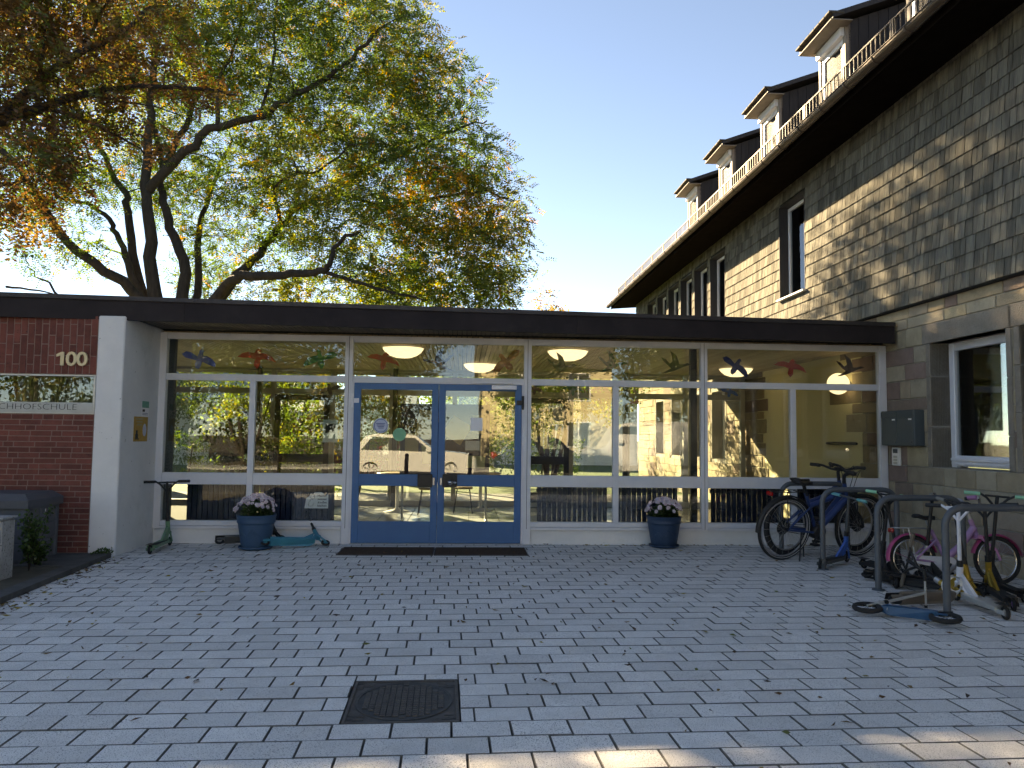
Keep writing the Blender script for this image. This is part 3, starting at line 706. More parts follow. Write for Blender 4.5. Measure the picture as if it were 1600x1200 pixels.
for k in range(na+1):
    a = math.pi+math.pi*k/na; gv.append((GX-.045+.078*math.cos(a), GZ+.075*math.sin(a)))
for k in range(na, -1, -1):
    a = math.pi+math.pi*k/na; gv.append((GX-.045+.074*math.cos(a), GZ+.071*math.sin(a)))
XZ = Matrix(((1,0,0,0),(0,0,1,0),(0,1,0,0),(0,0,0,1)))
ngv = len(gv); ymin, ymax = Y_NEAR-.4, Y_FAR+.6
gm.add([(p[0],ymin,p[1]) for p in gv]+[(p[0],ymax,p[1]) for p in gv], [(i,(i+1)%ngv,ngv+(i+1)%ngv,ngv+i) for i in range(ngv)]+[tuple(range(ngv))[::-1], tuple(range(ngv,2*ngv))])
gut = gm.build('gutter', 'gutter', stone_b)
MB().tube([(GX-.123,ymin,GZ+.004),(GX-.123,ymax,GZ+.004)], .009, 8).build('gutter_bead', 'gutter', gut)
for k in range(36):
    y_ = 1.0+k*.69; gb = MB()
    pts = [(GX-.045+.081*math.cos(math.pi+math.pi*j/8), y_, GZ+.078*math.sin(math.pi+math.pi*j/8)) for j in range(9)]
    gb.tube(pts, .008, 5).build('gutter_strap', 'gutter', gut)
RP = math.tan(R(45))
rz = lambda x: GZ+.03+(x-GX)*RP
roofb = MB().add([(GX-.05,ymin,rz(GX-.05)),(9.6,ymin,rz(9.6)),(9.6,ymax,rz(9.6)),(GX-.05,ymax,rz(GX-.05)),(GX-.05,ymin,rz(GX-.05)-.06),(9.6,ymin,rz(9.6)-.06),(9.6,ymax,rz(9.6)-.06),(GX-.05,ymax,rz(GX-.05)-.06)],
    [(0,1,2,3),(7,6,5,4),(0,4,5,1),(1,5,6,2),(2,6,7,3),(3,7,4,0)]).build('roof', 'roof_tile', stone_b)
MB().prism([(HX+.2,3.2),(13.5,3.2),(13.5,6.0),(9.6,rz(9.6)-.07),(HX+.2,rz(HX+.2)-.08)], Y_FAR-.25, Y_FAR-.02, XZ).build('gable_wall', 'dormer_wood', stone_b)
wall_with_holes(Y_FAR-.01, Y_FAR+.0, 0, 1, [], 0, .001, 'wall_dark', stone_b, 'gable_joint') if False else None
sgx = 4.97
for k in range(20):
    ya, yb = 1.4+k*1.19, 1.4+k*1.19+1.17; z0 = rz(sgx)+.01; s = MB()
    s.box(sgx-.012, sgx+.012, ya, yb, z0+.265, z0+.285); s.box(sgx-.010, sgx+.010, ya, yb, z0+.05, z0+.066)
    nbar = 11
    for j in range(nbar): yj = ya+.05+(yb-ya-.1)*j/(nbar-1); s.box(sgx-.007, sgx+.007, yj-.007, yj+.007, z0+.03, z0+.266)
    for yj in (ya+.01, yb-.01): s.box(sgx-.016, sgx+.016, yj-.012, yj+.012, z0-.03, z0+.29)
    s.build('snow_guard', 'guard_metal', stone_b)
# dormers
DX = 5.20; dp = math.tan(R(20))
for k in range(-3, 4):
    yn = 10.08+2.3*k; yf = yn+.82; zt = 7.22; zb = rz(DX)-.05
    ex = 4.93; ez = 7.16; xi = (GZ+.03-GX*RP-ez+ex*dp)/(dp-RP)      # where the dormer roof meets the main roof
    D = MB().prism([(DX+.02,zb),(xi,rz(xi)-.02),(DX+.02,ez+(DX-ex)*dp-.05)], yn+.012, yf-.012, XZ).build('dormer', 'cheek_board', stone_b)
    for b in range(12):         # standing boards on the cheek towards the courtyard
        xa = DX+.03+b*.145; xb = xa+.137
        if xb > xi-.12: break
        MB().add([(xa,yn,rz(xa)-.03),(xb,yn,rz(xb)-.03),(xb,yn,ez+(xb-ex)*dp-.05),(xa,yn,ez+(xa-ex)*dp-.05),(xa,yn+.02,rz(xa)-.03),(xb,yn+.02,rz(xb)-.03),(xb,yn+.02,ez+(xb-ex)*dp-.05),(xa,yn+.02,ez+(xa-ex)*dp-.05)],
            [(0,1,2,3),(4,7,6,5),(0,3,7,4),(1,5,6,2),(0,4,5,1),(3,2,6,7)]).build('cheek_plank', 'cheek_board', D)
    rf = MB(); ya, yb = yn-.17, yf+.09
    rf.add([(ex,ya,ez),(xi+.1,ya,ez+(xi+.1-ex)*dp),(xi+.1,yb,ez+(xi+.1-ex)*dp),(ex,yb,ez),(ex,ya,ez+.075),(xi+.1,ya,ez+.075+(xi+.1-ex)*dp),(xi+.1,yb,ez+.075+(xi+.1-ex)*dp),(ex,yb,ez+.075)],
        [(0,3,2,1),(4,5,6,7),(0,1,5,4),(1,2,6,5),(2,3,7,6),(3,0,4,7)])
    rf.build('dormer_roof', 'cheek_board', D)
    tl = MB(); nt_ = 7
    for j in range(nt_):
        q0 = ya-.01+(yb-ya+.02)*j/nt_; q1 = q0+(yb-ya+.02)/nt_-.006
        tl.cbox(ex-.06, ex+.16, q0, q1, ez+.06+random.uniform(0,.008), ez+.095, .006)
    tl.build('eave_tiles', 'roof_tile', D)
    bx('dormer_soffit', 'dormer_wood', D, ex-.02, DX+.02, ya+.02, yb-.02, ez-.02, ez-.002)
    for q in ((yn,yn+.075),(yf-.075,yf)): bx('dormer_post', 'dormer_wood', D, DX-.02, DX+.06, *q, zb, ez+.05)
    bx('shutter_box', 'upvc', D, DX-.075, DX+.05, yn+.03, yf-.03, ez-.145, ez-.015, .008)
    fz0 = zb+.02; fr = MB()
    for q in ((yn+.078,yn+.15,fz0,ez-.147),(yf-.15,yf-.078,fz0,ez-.147),(yn+.15,yf-.15,ez-.22,ez-.147),(yn+.15,yf-.15,fz0,fz0+.09)): fr.cbox(DX-.004, DX+.05, *q, .004)
    fr.build('dormer_window_frame', 'upvc', D)
    bx('dormer_pane', 'window_glass', D, DX+.02, DX+.026, yn+.14, yf-.14, fz0+.08, ez-.21, .0005); bx('dormer_blind', 'curtain', D, DX+.08, DX+.09, yn+.1, yf-.1, fz0, ez-.1)
stone_b.rotation_euler = (0, 0, -.004)

# ------------------------------------------------------------------ trees
rng = np.random.default_rng(11)
def smooth_path(pts, k=4):
    pts = [Vector(p) for p in pts]; out = []
    for i in range(len(pts)-1):
        p0 = pts[max(i-1,0)]; p1 = pts[i]; p2 = pts[i+1]; p3 = pts[min(i+2,len(pts)-1)]
        for j in range(k):
            t = j/k
            out.append(.5*((2*p1)+(p2-p0)*t+(2*p0-5*p1+4*p2-p3)*t*t+(3*p1-p0-3*p2+p3)*t**3))
    return out+[pts[-1]]
def limb(b_, pts, r0, r1, n=9, k=4, wob=.03):
    P_ = smooth_path(pts, k); m_ = len(P_)
    rs = [r0+(r1-r0)*(i/(m_-1))**.8 for i in range(m_)]
    P_ = [p+Vector((random.gauss(0,wob),random.gauss(0,wob),random.gauss(0,wob)))*min(1, i/3.) for i, p in enumerate(P_)]
    b_.tube(P_, rs, n); return list(zip(P_, rs))
def twigs(b_, skel, targets, r=.028):
    """fine branches grown outwards: each reaches its leaf spray from the nearest wood already there"""
    S = np.array([tuple(p) for p, _ in skel]); rad = np.array([q for _, q in skel]); T = np.array(targets)
    d0 = np.array([np.linalg.norm(S-t, axis=1).min() for t in T]); T = T[np.argsort(d0)]
    S_ = np.zeros((len(S)+len(T)*5, 3)); R_ = np.zeros(len(S_)); n = len(S); S_[:n] = S; R_[:n] = rad
    for t in T:
        v = S_[:n]-t; d = np.sqrt((v*v).sum(1))+np.where(v[:,2] > .25, .6, 0)+np.where(R_[:n] < .006, .35, 0); i = int(np.argmin(d)); a = Vector(S_[i]); e = Vector(t); L = (e-a).length
        if L < .12: continue
        mid = (a+e)/2+Vector((random.gauss(0,.09),random.gauss(0,.09),.10+random.gauss(0,.06)))*L
        rr = min(R_[i]*.75, r*(.45+.3*L)); P_ = smooth_path([a,mid,e], 3); m = len(P_); rs = [max(.003, rr*(1-.75*j/(m-1))) for j in range(m)]; b_.tube(P_, rs, 4, cap=False)
        for j in range(2, m): S_[n] = tuple(P_[j]); R_[n] = rs[j]; n += 1

# the big tree behind the hall: several stems from one stool
big = thing('locust_tree', 'tall spreading tree with many stems and yellowing feathery leaves behind the hall', 'tree', (-7.6, 20, -.05))
tb = MB(); sk = []
L_ = lambda pts: [at(*p) for p in pts]
root = Vector((-7.6, 20, -.1))
sk += limb(tb, [root, root+Vector((.02,0,.5))]+L_([(262,640,20),(250,520,20),(238,440,20),(235,360,20),(228,290,20.3),(230,200,20.6),(240,110,21),(236,20,21.4),(225,-90,21.6)]), .27, .05, 12)
for pts, r0, r1 in (
 ([(255,560,20),(240,500,20),(205,452,19.7),(150,415,19.3),(95,365,19),(60,310,18.6),(20,250,18.2),(-60,190,18)], 0.182, 0.053),
 ([(248,520,20),(212,445,20.2),(196,405,20.3),(183,365,20.4),(165,335,20.5),(120,312,20.6),(80,270,20.6)], 0.119, 0.038),
 ([(245,510,20),(210,420,20.5),(200,330,20.8),(188,290,21),(160,240,21.3),(130,190,21.5),(100,100,21.6)], 0.140, 0.038),
 ([(262,540,20),(290,440,20.3),(276,380,20.5),(258,330,20.6),(255,270,20.8),(290,200,21),(320,120,21.3),(330,40,21.4)], 0.175, 0.045),
 ([(270,560,20.2),(308,460,21),(310,370,21.5),(330,300,22),(360,220,22.4)], 0.140, 0.038),
 ([(275,560,20),(345,457,19.5),(380,432,19),(440,430,18.6),(500,424,18.2),(516,412,18),(520,388,18),(560,360,17.8)], 0.161, 0.038),
 ([(280,560,20),(360,446,20.5),(405,395,20.8),(440,350,21),(470,322,21),(520,300,21),(575,262,21),(640,240,21)], 0.154, 0.038),
 ([(230,300,20.3),(290,235,19.8),(340,196,19.5),(405,185,19.2),(460,145,19),(510,120,19),(560,80,18.8),(600,40,18.6)], 0.133, 0.038),
 ([(500,424,18.2),(560,440,17.8),(610,455,17.5),(660,468,17.3)], 0.056, 0.022),
 ([(575,262,21),(660,225,20.5),(720,200,20),(760,190,20)], 0.049, 0.019),
 ([(520,300,21),(600,320,20),(680,310,19.5),(760,300,19),(795,312,19)], 0.056, 0.019),
 ([(405,185,19.2),(425,110,19.4),(430,40,19.5),(440,-60,19.5)], 0.049, 0.022),
 ([(340,196,19.5),(345,120,19.5),(372,60,19.5),(380,-60,19.5)], 0.063, 0.022),
 ([(255,270,20.8),(230,150,22),(200,50,23),(190,-60,23)], 0.084, 0.030),
 ([(440,350,21),(430,300,20),(455,275,19.6),(500,262,19.4),(545,230,19)], 0.063, 0.022),
 ([(20,250,18.2),(-60,240,17),(-160,220,16)], 0.063, 0.022),
 ([(10,448,21),(60,455,20.6),(100,466,20.4)], 0.035, 0.015),
 ([(98,470,20.4),(70,440,20.4),(52,425,20.4),(42,405,20.4),(35,385,20.4)], 0.035, 0.009),
 ): sk += limb(tb, L_(pts), r0, r1)
blobs = []
for px, py, Y, r in ((560,50,19.5,1.7),(640,100,19.5,1.2),(690,145,20,1.15),(600,180,20,1.5),(680,225,20,1.5),(735,250,19.5,1.0),(760,320,19.5,1.0),(690,320,19.5,1.4),(620,280,20,1.5),
  (755,390,19,.95),(690,400,19,1.3),(600,380,19,1.5),(530,335,19.5,1.4),(745,440,18.5,.9),(655,452,18.2,.9),(480,250,20,1.5),(430,320,21,1.4),(375,265,21,1.2),(520,165,20,1.4),(440,180,20,1.3),
  (440,70,19.5,1.6),(350,70,20,1.5),(500,-20,20,1.8),(610,0,20,1.0),(290,-20,21,1.9),(250,80,21.5,1.6),(330,150,21,1.1),(200,170,22,1.4),(150,250,21,1.1),(100,290,19,1.0),(275,245,22,1.2),(335,390,22,.9),
  (410,445,21,.8),(480,462,20.5,.8),(320,430,23,.9),(240,300,22.5,.9),(135,385,19.5,.6),(60,395,19,.5),(560,455,21,.8),(785,350,19.2,.75),(785,415,19,.75),(775,455,18.6,.65),(720,462,18.3,.6),(600,450,19,.7),(20,150,19,1.7),(100,40,20,1.8),(30,300,19,1.0),(450,400,21,.9),(300,320,21.5,.9),
  (-90,200,18.5,1.3),(60,-110,21,1.5),(280,-150,21,1.7),(480,-120,20,1.5),(-60,330,18,.8)):
    c = at(px, py, Y); blobs.append((c.x, c.y, c.z, r, r*1.25, r*.85))
GREENS = [(.06,.095,.022),(.085,.12,.03),(.13,.135,.03),(.045,.075,.022),(.22,.17,.03),(.32,.16,.02),(.15,.11,.03)]
C, D, ln, wd, K, T = feathery(blobs, 11500, 3, 5, .28, .085, .036, GREENS, [.28,.24,.14,.21,.07,.04,.02], rng)
twigs(tb, sk, T[rng.random(len(T)) < .22], .034)
tb.build('trunk', 'bark', big)
leaves('crown', C, D, ln, wd, K, 'leaf', big)

# the nearer tree on the left, trunk outside the picture, browning leaves overhead
near = thing('chestnut_tree', 'dark branches with browning leaves hanging in from the upper left', 'tree', (-8.3, 8.2, -.05))
tb = MB(); sk = []
sk += limb(tb, [(-8.3,8.2,-.1),(-8.2,8.3,1.2),(-8.0,8.5,2.8),(-7.9,8.8,4.2),(-7.7,9.2,6.5),(-7.8,9.5,8.8)], .30, .10, 12)
for pts, r0, r1 in (([(-260,420,8.8),(-60,235,9.3),(0,178,9.5),(60,126,10),(115,88,10.2),(190,50,10.5),(235,10,10.7)], .10, .018),
  ([(-250,400,8.8),(-60,208,9.3),(0,188,9.5),(70,166,9.8),(130,148,10),(210,134,10.3),(300,138,10.6),(370,148,10.8)], .10, .014),
  ([(75,170,9.8),(150,195,10),(215,232,10.2),(250,250,10.4)], .025, .008), ([(130,148,10),(200,160,10.2),(280,180,10.5)], .02, .007),
  ([(-240,500,8.8),(-80,330,9),(0,290,9.2),(60,280,9.4)], .07, .012), ([(60,126,10),(70,60,10.2),(75,-20,10.4)], .03, .01), ([(115,88,10.2),(160,20,10.6),(200,-60,10.8)], .03, .01),
  ([(-200,200,9),(-60,60,9.6),(40,-40,10.2),(150,-100,10.6)], .07, .02)): sk += limb(tb, L_(pts), r0, r1, 7, wob=.012)
blobs = []
for px, py, Y, r in ((55,70,10,.62),(150,50,10.5,.6),(125,140,9.9,.5),(215,100,10.4,.55),(255,35,11,.5),(60,185,9.6,.48),(20,260,9.2,.5),(85,255,9.4,.4),(185,185,10.1,.33),(300,135,10.6,.3),(240,215,10.3,.27),
  (20,330,9.1,.35),(0,130,9.6,.55),(100,-20,10.4,.75),(260,-50,11,.6),(-90,110,9.4,.5),(-110,280,9,.45),(-50,10,9.8,.45),(350,140,10.8,.2),(60,330,9.3,.22),(110,215,9.7,.35),(20,-60,10,.5),(170,120,10.2,.4),(20,20,10,.6)):
    c = at(px, py, Y); blobs.append((c.x, c.y, c.z, r, r*1.2, r*.8))
BROWNS = [(.11,.06,.028),(.14,.08,.035),(.075,.045,.024),(.07,.09,.025),(.12,.11,.03),(.18,.12,.04)]
C, D, ln, wd, K, T = feathery(blobs, 1050, 3, 4, .20, .075, .034, BROWNS, [.27,.22,.13,.18,.12,.08], rng, shell=.3, hang=.9, spread=.10)
twigs(tb, sk, T[rng.random(len(T)) < .35], .014)
tb.build('trunk', 'bark_dark', near)
leaves('crown', C, D, ln, wd, K, 'leaf_dry', near)

def bush(name, label, cat, c, r, n, per, pal, wts, ln=.10, wd=.055, stem=.05, group=None, lean=0, spread=.12):
    t = thing(name, label, cat, (c[0], c[1], -.03), group); tb = MB(); sk = []
    for k in range(4):
        a = k*1.7+c[0]; sk += limb(tb, [(c[0],c[1],-.05),(c[0]+r[0]*.18*math.cos(a),c[1]+r[1]*.18*math.sin(a),c[2]*.45),(c[0]+r[0]*.5*math.cos(a),c[1]+r[1]*.5*math.sin(a),c[2]+r[2]*.3)], stem, stem*.25, 6)
    bl = []
    for k in range(9):
        d = rng.normal(size=3); d /= np.linalg.norm(d); bl.append((c[0]+d[0]*r[0]*.55, c[1]+d[1]*r[1]*.55, c[2]+d[2]*r[2]*.55, r[0]*.55, r[1]*.55, r[2]*.5))
    C, D, l_, w_, K, T = foliage(bl, n, per, spread, ln, wd, pal, wts, rng, hang=.3)
    ok = C[:,2] > .02; C, D, l_, w_, K = C[ok], D[ok], l_[ok], w_[ok], K[ok]
    twigs(tb, sk, T[rng.random(len(T)) < .25], .02); tb.build('trunk', 'bark', t); leaves('crown', C, D, l_, w_, K, 'leaf', t); return t
LIME = [(.085,.12,.03),(.11,.13,.033),(.06,.09,.025),(.14,.13,.03)]; LW = [.35,.3,.2,.15]
bush('shrub', 'lime green leafy shrub right behind the left part of the hall', 'shrub', (-4.6,18.0,1.7), (1.1,.8,1.5), 330, 14, LIME, LW)
bush('shrub', 'yellowing shrub behind the hall seen through the left door leaf', 'shrub', (-2.6,19.5,2.0), (1.4,1.0,1.6), 330, 14, [(.10,.115,.028),(.14,.12,.03),(.08,.095,.026),(.16,.115,.03)], LW)
bush('shrub', 'low dark green shrub outside the back door of the hall', 'shrub', (-3.6,17.2,.6), (1.0,.6,.7), 160, 14, [(.05,.08,.02),(.07,.1,.025),(.1,.12,.03),(.04,.06,.02)], LW)
bush('garden_tree', 'bright green young tree behind the panes right of the doors', 'tree', (2.2,20.0,2.9), (2.3,1.5,1.9), 560, 14, LIME, LW, stem=.09)
bush('garden_tree', 'wide garden tree with pale green leaves seen above the hall roof', 'tree', (-.2,24.5,3.6), (2.2,1.5,2.0), 480, 14, LIME, LW, stem=.10)
bush('garden_tree', 'small autumn tree with thin top peeping over the hall roof by the eaves', 'tree', (2.75,25.5,4.9), (.7,.7,1.5), 130, 12, [(.16,.10,.04),(.12,.11,.03),(.2,.13,.04),(.1,.09,.03)], LW, stem=.07)
bush('garden_tree', 'broad green tree far behind the hall on the left', 'tree', (-13.0,33,3.2), (3.2,2,2.4), 420, 14, [(.06,.09,.025),(.09,.11,.03),(.05,.07,.02),(.14,.12,.03)], LW, .14, .08, .12, spread=.2)
bush('garden_tree', 'dense green tree filling the view behind the middle of the hall', 'tree', (.6,30,2.6), (2.6,2,2.2), 480, 14, LIME, LW, .13, .07, .1, spread=.18)
hd = MB()
bush('garden_tree', 'dense dark tree behind the hall, added to block sun from the back glazing', 'tree', (-2.2,23.5,4.9), (1.9,1.5,1.7), 620, 15, [(.06,.09,.022),(.09,.12,.03),(.045,.07,.02),(.13,.13,.03)], LW, stem=.10)  # this tree and the next are added to screen the back glazing from sun
bush('garden_tree', 'tall green tree near the big stems, added to keep sun out of the hall', 'tree', (-5.4,25.0,4.6), (2.2,1.5,2.2), 640, 15, [(.06,.09,.022),(.09,.12,.03),(.045,.07,.02),(.13,.13,.03)], LW, stem=.11)
hedge = thing('hedge', 'clipped green hedge along the far edge of the lawn', 'hedge', (-4,27,-.05))
bl = [(-11.5+k*1.0, 27+rng.uniform(-.1,.1), .75, .75, .5, .75) for k in range(16)]
C, D, l_, w_, K, T = foliage(bl, 950, 14, .12, .09, .05, [(.05,.085,.02),(.08,.11,.025),(.1,.12,.03),(.06,.07,.02)], LW, rng); leaves('foliage', C, D, l_, w_, K, 'leaf', hedge)
for k in range(8): hd.tube([(-11.3+k*2, 27, -.05),(-11.2+k*2, 27.05, 1.1)], [.04,.015], 6)
hd.build('stems', 'bark', hedge)

# ------------------------------------------------------------------ houses behind the garden
mat('wall_pale', (.55,.55,.52), (.62,.61,.58), ns=1.5, rough=.9); mat('wall_red', (.22,.055,.045), (.30,.08,.06), ns=2, rough=.9, bump=.3, bs=60)
mat('roof_bluegrey', (.26,.31,.36), (.33,.38,.43), ns=2, rough=.6); mat('wall_sand', (.62,.53,.34), (.70,.60,.40), ns=1.5, rough=.9); mat('roof_red', (.20,.07,.045), (.28,.10,.06), ns=3, rough=.8)
def house(label, cat, x0, x1, y0, y1, h, pitch, wm, rm, wins, along_x=True, facing=-1):
    t = thing('house', label, cat, ((x0+x1)/2, y0, -.05)); ym = (y0+y1)/2; rh = (y1-y0)/2*math.tan(R(pitch))
    MB().add([(x0,y0,-.1),(x1,y0,-.1),(x1,y1,-.1),(x0,y1,-.1),(x0,y0,h),(x1,y0,h),(x1,y1,h),(x0,y1,h),(x0,ym,h+rh),(x1,ym,h+rh)],
        [(0,1,5,4),(2,3,7,6),(1,2,6,9,5),(3,0,4,8,7),(4,5,9,8),(6,7,8,9)]).build('wall', wm, t)
    o = .35
    for s in (-1, 1):
        e = y0 if s < 0 else y1; ey = e+s*o; ez = h-o*math.tan(R(pitch))
        r = MB().add([(x0-o,ey,ez+.02),(x1+o,ey,ez+.02),(x1+o,ym,h+rh+.02),(x0-o,ym,h+rh+.02),(x0-o,ey,ez+.16),(x1+o,ey,ez+.16),(x1+o,ym,h+rh+.16),(x0-o,ym,h+rh+.16)],
            [(0,3,2,1),(4,5,6,7),(0,1,5,4),(1,2,6,5),(2,3,7,6),(3,0,4,7)]).build('roof', rm, t)
    MB().cbox(x0+(x1-x0)*.3, x0+(x1-x0)*.3+.6, ym-.3, ym+.3, h+rh*.5, h+rh+.9, .02).build('chimney', 'wall_red', t)
    yw = y0 if facing < 0 else y1
    for wx, wz, ww, wh in wins:
        f = MB(); 
        for q in ((wx-.07,wx,wz-.07,wz+wh+.07),(wx+ww,wx+ww+.07,wz-.07,wz+wh+.07),(wx,wx+ww,wz+wh,wz+wh+.07),(wx,wx+ww,wz-.07,wz),(wx+ww/2-.03,wx+ww/2+.03,wz,wz+wh)): f.cbox(q[0],q[1],yw-.04,yw+.04,q[2],q[3],.005)
        fo = f.build('window', 'upvc', t); MB().box(wx, wx+ww, yw-.012, yw+.012, wz, wz+wh).build('window_pane', 'pane_dark', fo)
    return t
mat('pane_dark', (.03,.035,.04), (.06,.065,.07), ns=1, rough=.08, spec=.6)
house('pale house with blue grey roof beyond the garden left', 'house', -20, -7.5, 36, 44, 3.0, 32, 'wall_pale', 'roof_bluegrey', [(-15,1,1.2,1.2),(-12,1,1.2,1.2),(-9.6,1,1.2,1.2)])
house('low red brick outbuilding behind the back door of the hall', 'outbuilding', -7.2, -2.2, 29, 33, 2.2, 20, 'wall_red', 'roof_bluegrey', [(-5.5,.9,.9,.9)])
house('distant white house behind the garden trees', 'house', -1, 9, 40, 48, 3.4, 35, 'wall_pale', 'roof_red', [(0.5,1,1.2,1.3),(3.5,1,1.2,1.3)])
# across the street, behind the viewer; mirrored in the glass
house('sand coloured house across the street mirrored in the glass', 'house', 1.0, 8.5, -33, -24, 5.6, 40, 'wall_sand', 'roof_tile', [(2,3.6,1.2,1.4),(6,3.6,1.2,1.4),(6,.9,1.2,1.4)], facing=1)
DK = [(.05,.075,.02),(.07,.095,.025),(.1,.1,.03),(.14,.11,.03)]
bush('street_tree', 'street tree on the far footway left, mirrored in the glass', 'tree', (-9.5,-14,3.6), (3.0,2.0,3.3), 620, 14, DK, LW, .16, .09, .14, 'trees along the street', spread=.22)
bush('street_tree', 'street tree on the far footway behind the doors reflection', 'tree', (-3.2,-14.3,3.6), (2.8,2.0,3.2), 560, 14, DK, LW, .16, .09, .14, 'trees along the street', spread=.22)
bush('street_tree', 'street tree on the far footway right, mirrored in the glass', 'tree', (9.5,-14.2,4.0), (3.0,2.0,3.2), 560, 14, DK, LW, .16, .09, .14, 'trees along the street', spread=.22)

bush('street_tree', 'fourth street tree on the far footway, behind the dark car', 'tree', (3.2,-14.6,3.9), (2.8,2.0,3.0), 520, 14, DK, LW, .16, .09, .14, 'trees along the street', spread=.22)
for k, (x_, lb) in enumerate(((-27,'first from left'),(-21,'second from left'),(-15,'third from left'),(-9.5,'fourth from left'),(-4,'fifth from left'),(10.5,'sixth from left'),(16,'rightmost'))):
    bush('park_tree', lb+' of the tall trees behind the street, mirrored in the glass', 'tree', (x_,-21,5.2), (3.6,2.4,5.2), 460, 14, DK, LW, .24, .14, .2, 'tall trees behind the street', spread=.3)
# ------------------------------------------------------------------ parked cars behind the viewer, mirrored in the glass
for nm, c in (('car_white',(.72,.72,.70)),('car_blue',(.01,.015,.05)),('car_van',(.75,.75,.75)),('car_silver',(.45,.46,.47))): mat(nm, c, rough=.25, spec=.6, coat=.6)
mat('tyre', (.018,.018,.018), (.03,.03,.03), ns=20, rough=.9); mat('lamp_glass', (.7,.7,.72), rough=.1); mat('lamp_red', (.35,.01,.01), rough=.2)
def car(label, x, y, L, W, H, m, van=False, flip=1):
    t = thing('parked_car', label, 'van' if van else 'car', (x, y, -.066), 'cars parked along the street'); z0 = -.066; f = flip
    def prof(pts, ya, yb, ta, tb_, name, mm):       # side outline lofted over the width with tucked-in top
        b_ = MB(); n = len(pts); zc = [p[1] for p in pts]; zm, zM = min(zc), max(zc); V = []
        for s in (-1,1):
            for px, pz in pts:
                k = (pz-zm)/max(zM-zm,1e-6); V.append((x+f*px, y+s*(W/2)*(ta+(tb_-ta)*k), z0+pz))
        b_.add(V, [tuple(range(n)), tuple(range(n,2*n))[::-1]]+[(i,n+i,n+(i+1)%n,(i+1)%n) for i in range(n)]); return b_.build(name, mm, t)
    h1 = H*.60
    if van:
        low = [(-L/2,.3),(L/2-.05,.3),(L/2,.6),(L/2-.12,.95),(L/2-.95,1.12),(L/2-1.55,H-.08),(L/2-1.9,H),(-L/2+.1,H),(-L/2,H-.3)]
        prof(low, 1, .90, 1, .88, 'body', m); gl = [(L/2-1.12,1.18),(L/2-1.6,H-.15),(L/2-2.3,H-.15),(L/2-2.3,1.18)]
    else:
        low = [(-L/2+.05,.28),(L/2-.1,.28),(L/2,.5),(L/2-.03,.72),(L/2-.25,.88),(L/2-1.25,h1+.04),(-L/2+.35,h1+.08),(-L/2+.05,h1-.05),(-L/2,.6)]
        prof(low, 1, .93, 1, .95, 'body', m)
        cab = [(L/2-1.3,h1),(L/2-2.0,H-.06),(L/2-2.4,H),(-L/2+1.0,H-.02),(-L/2+.65,H-.12),(-L/2+.25,h1)]
        prof(cab, .9, .72, .93, .74, 'cabin', m)
        gl = [(L/2-1.45,h1+.04),(L/2-2.05,H-.13),(-L/2+.9,H-.13),(-L/2+.55,h1+.06)]
    for s in (-1, 1):
        g_ = MB(); V = [(x+f*p[0], y+s*(W/2)*((.965-.20*((p[1]-h1)/(H-h1))) if not van else .90), z0+p[1]) for p in gl]; V2 = [(v[0], v[1]+s*.012, v[2]) for v in V]
        n = len(V); g_.add(V+V2, [tuple(range(n)), tuple(range(n,2*n))]+[(i,(i+1)%n,n+(i+1)%n,n+i) for i in range(n)]); g_.build('side_window', 'pane_dark', t)
        MB().cbox(x+f*(L/2-1.55)-.1, x+f*(L/2-1.55)+.1, y+s*(W/2+.02)-.09, y+s*(W/2+.02)+.09, z0+h1+.02, z0+h1+.16, .03).build('mirror', m, t)
        for wx in (L/2-.85, -L/2+.85):
            wc = Vector((x+f*wx, y+s*(W/2-.09), z0+.33)); wl = MB().torus(wc, .25, .085, 'Y', 24, 8).build('wheel', 'tyre', t)
            r_ = MB(); 
            for k in range(7): a = k*2*math.pi/7; r_.tube([wc+Vector((0,s*.06,0)), wc+Vector((.21*math.cos(a),s*.07,.21*math.sin(a)))], .028, 5)
            r_.torus(wc+Vector((0,s*.05,0)), .21, .022, 'Y', 20, 6); r_.build('rim', 'steel_bright', wl)
        MB().cbox(x+f*(L/2-.32)-.16, x+f*(L/2-.32)+.16, y+s*W*.40-.12, y+s*W*.40+.14, z0+.70, z0+.84, .04).build('headlight', 'lamp_glass', t); MB().cbox(x-f*(L/2-.08)-.08, x-f*(L/2-.08)+.08, y+s*W*.42-.1, y+s*W*.42+.1, z0+.75, z0+.95, .03).build('tail_light', 'lamp_red', t)
    return t
car('white compact SUV parked across from the doors, mirrored in the left leaf', -1.75, -6.2, 4.35, 1.82, 1.55, 'car_white')
car('dark blue car parked in front of the white SUV, mirrored in the right leaf', 3.05, -6.2, 4.2, 1.78, 1.48, 'car_blue')
car('white delivery van mirrored in the panes right of the doors', 6.8, -9.2, 5.0, 1.95, 2.05, 'car_van', True, -1)
car('silver car parked furthest right, mirrored in the panes', 9.3, -6.4, 4.3, 1.8, 1.5, 'car_silver')
for k in range(7):
    xb = -5.5+k*1.9; t = thing('bollard', ('leftmost','second','third','fourth','fifth','sixth','last')[k]+' from left of the short posts along the street kerb', 'bollard', (xb,-3.2,0), 'posts along the street kerb')
    MB().lathe([(.055,0),(.055,.82),(.045,.86),(0,.87)], 12, Matrix.Translation((xb,-3.2,0))).build('post', 'wood_post' if 'wood_post' in MATS else 'eave_wood', t)
    MB().torus((xb,-3.2,.74), .056, .006, 'Z', 16, 6).build('band', 'steel_grey', t)

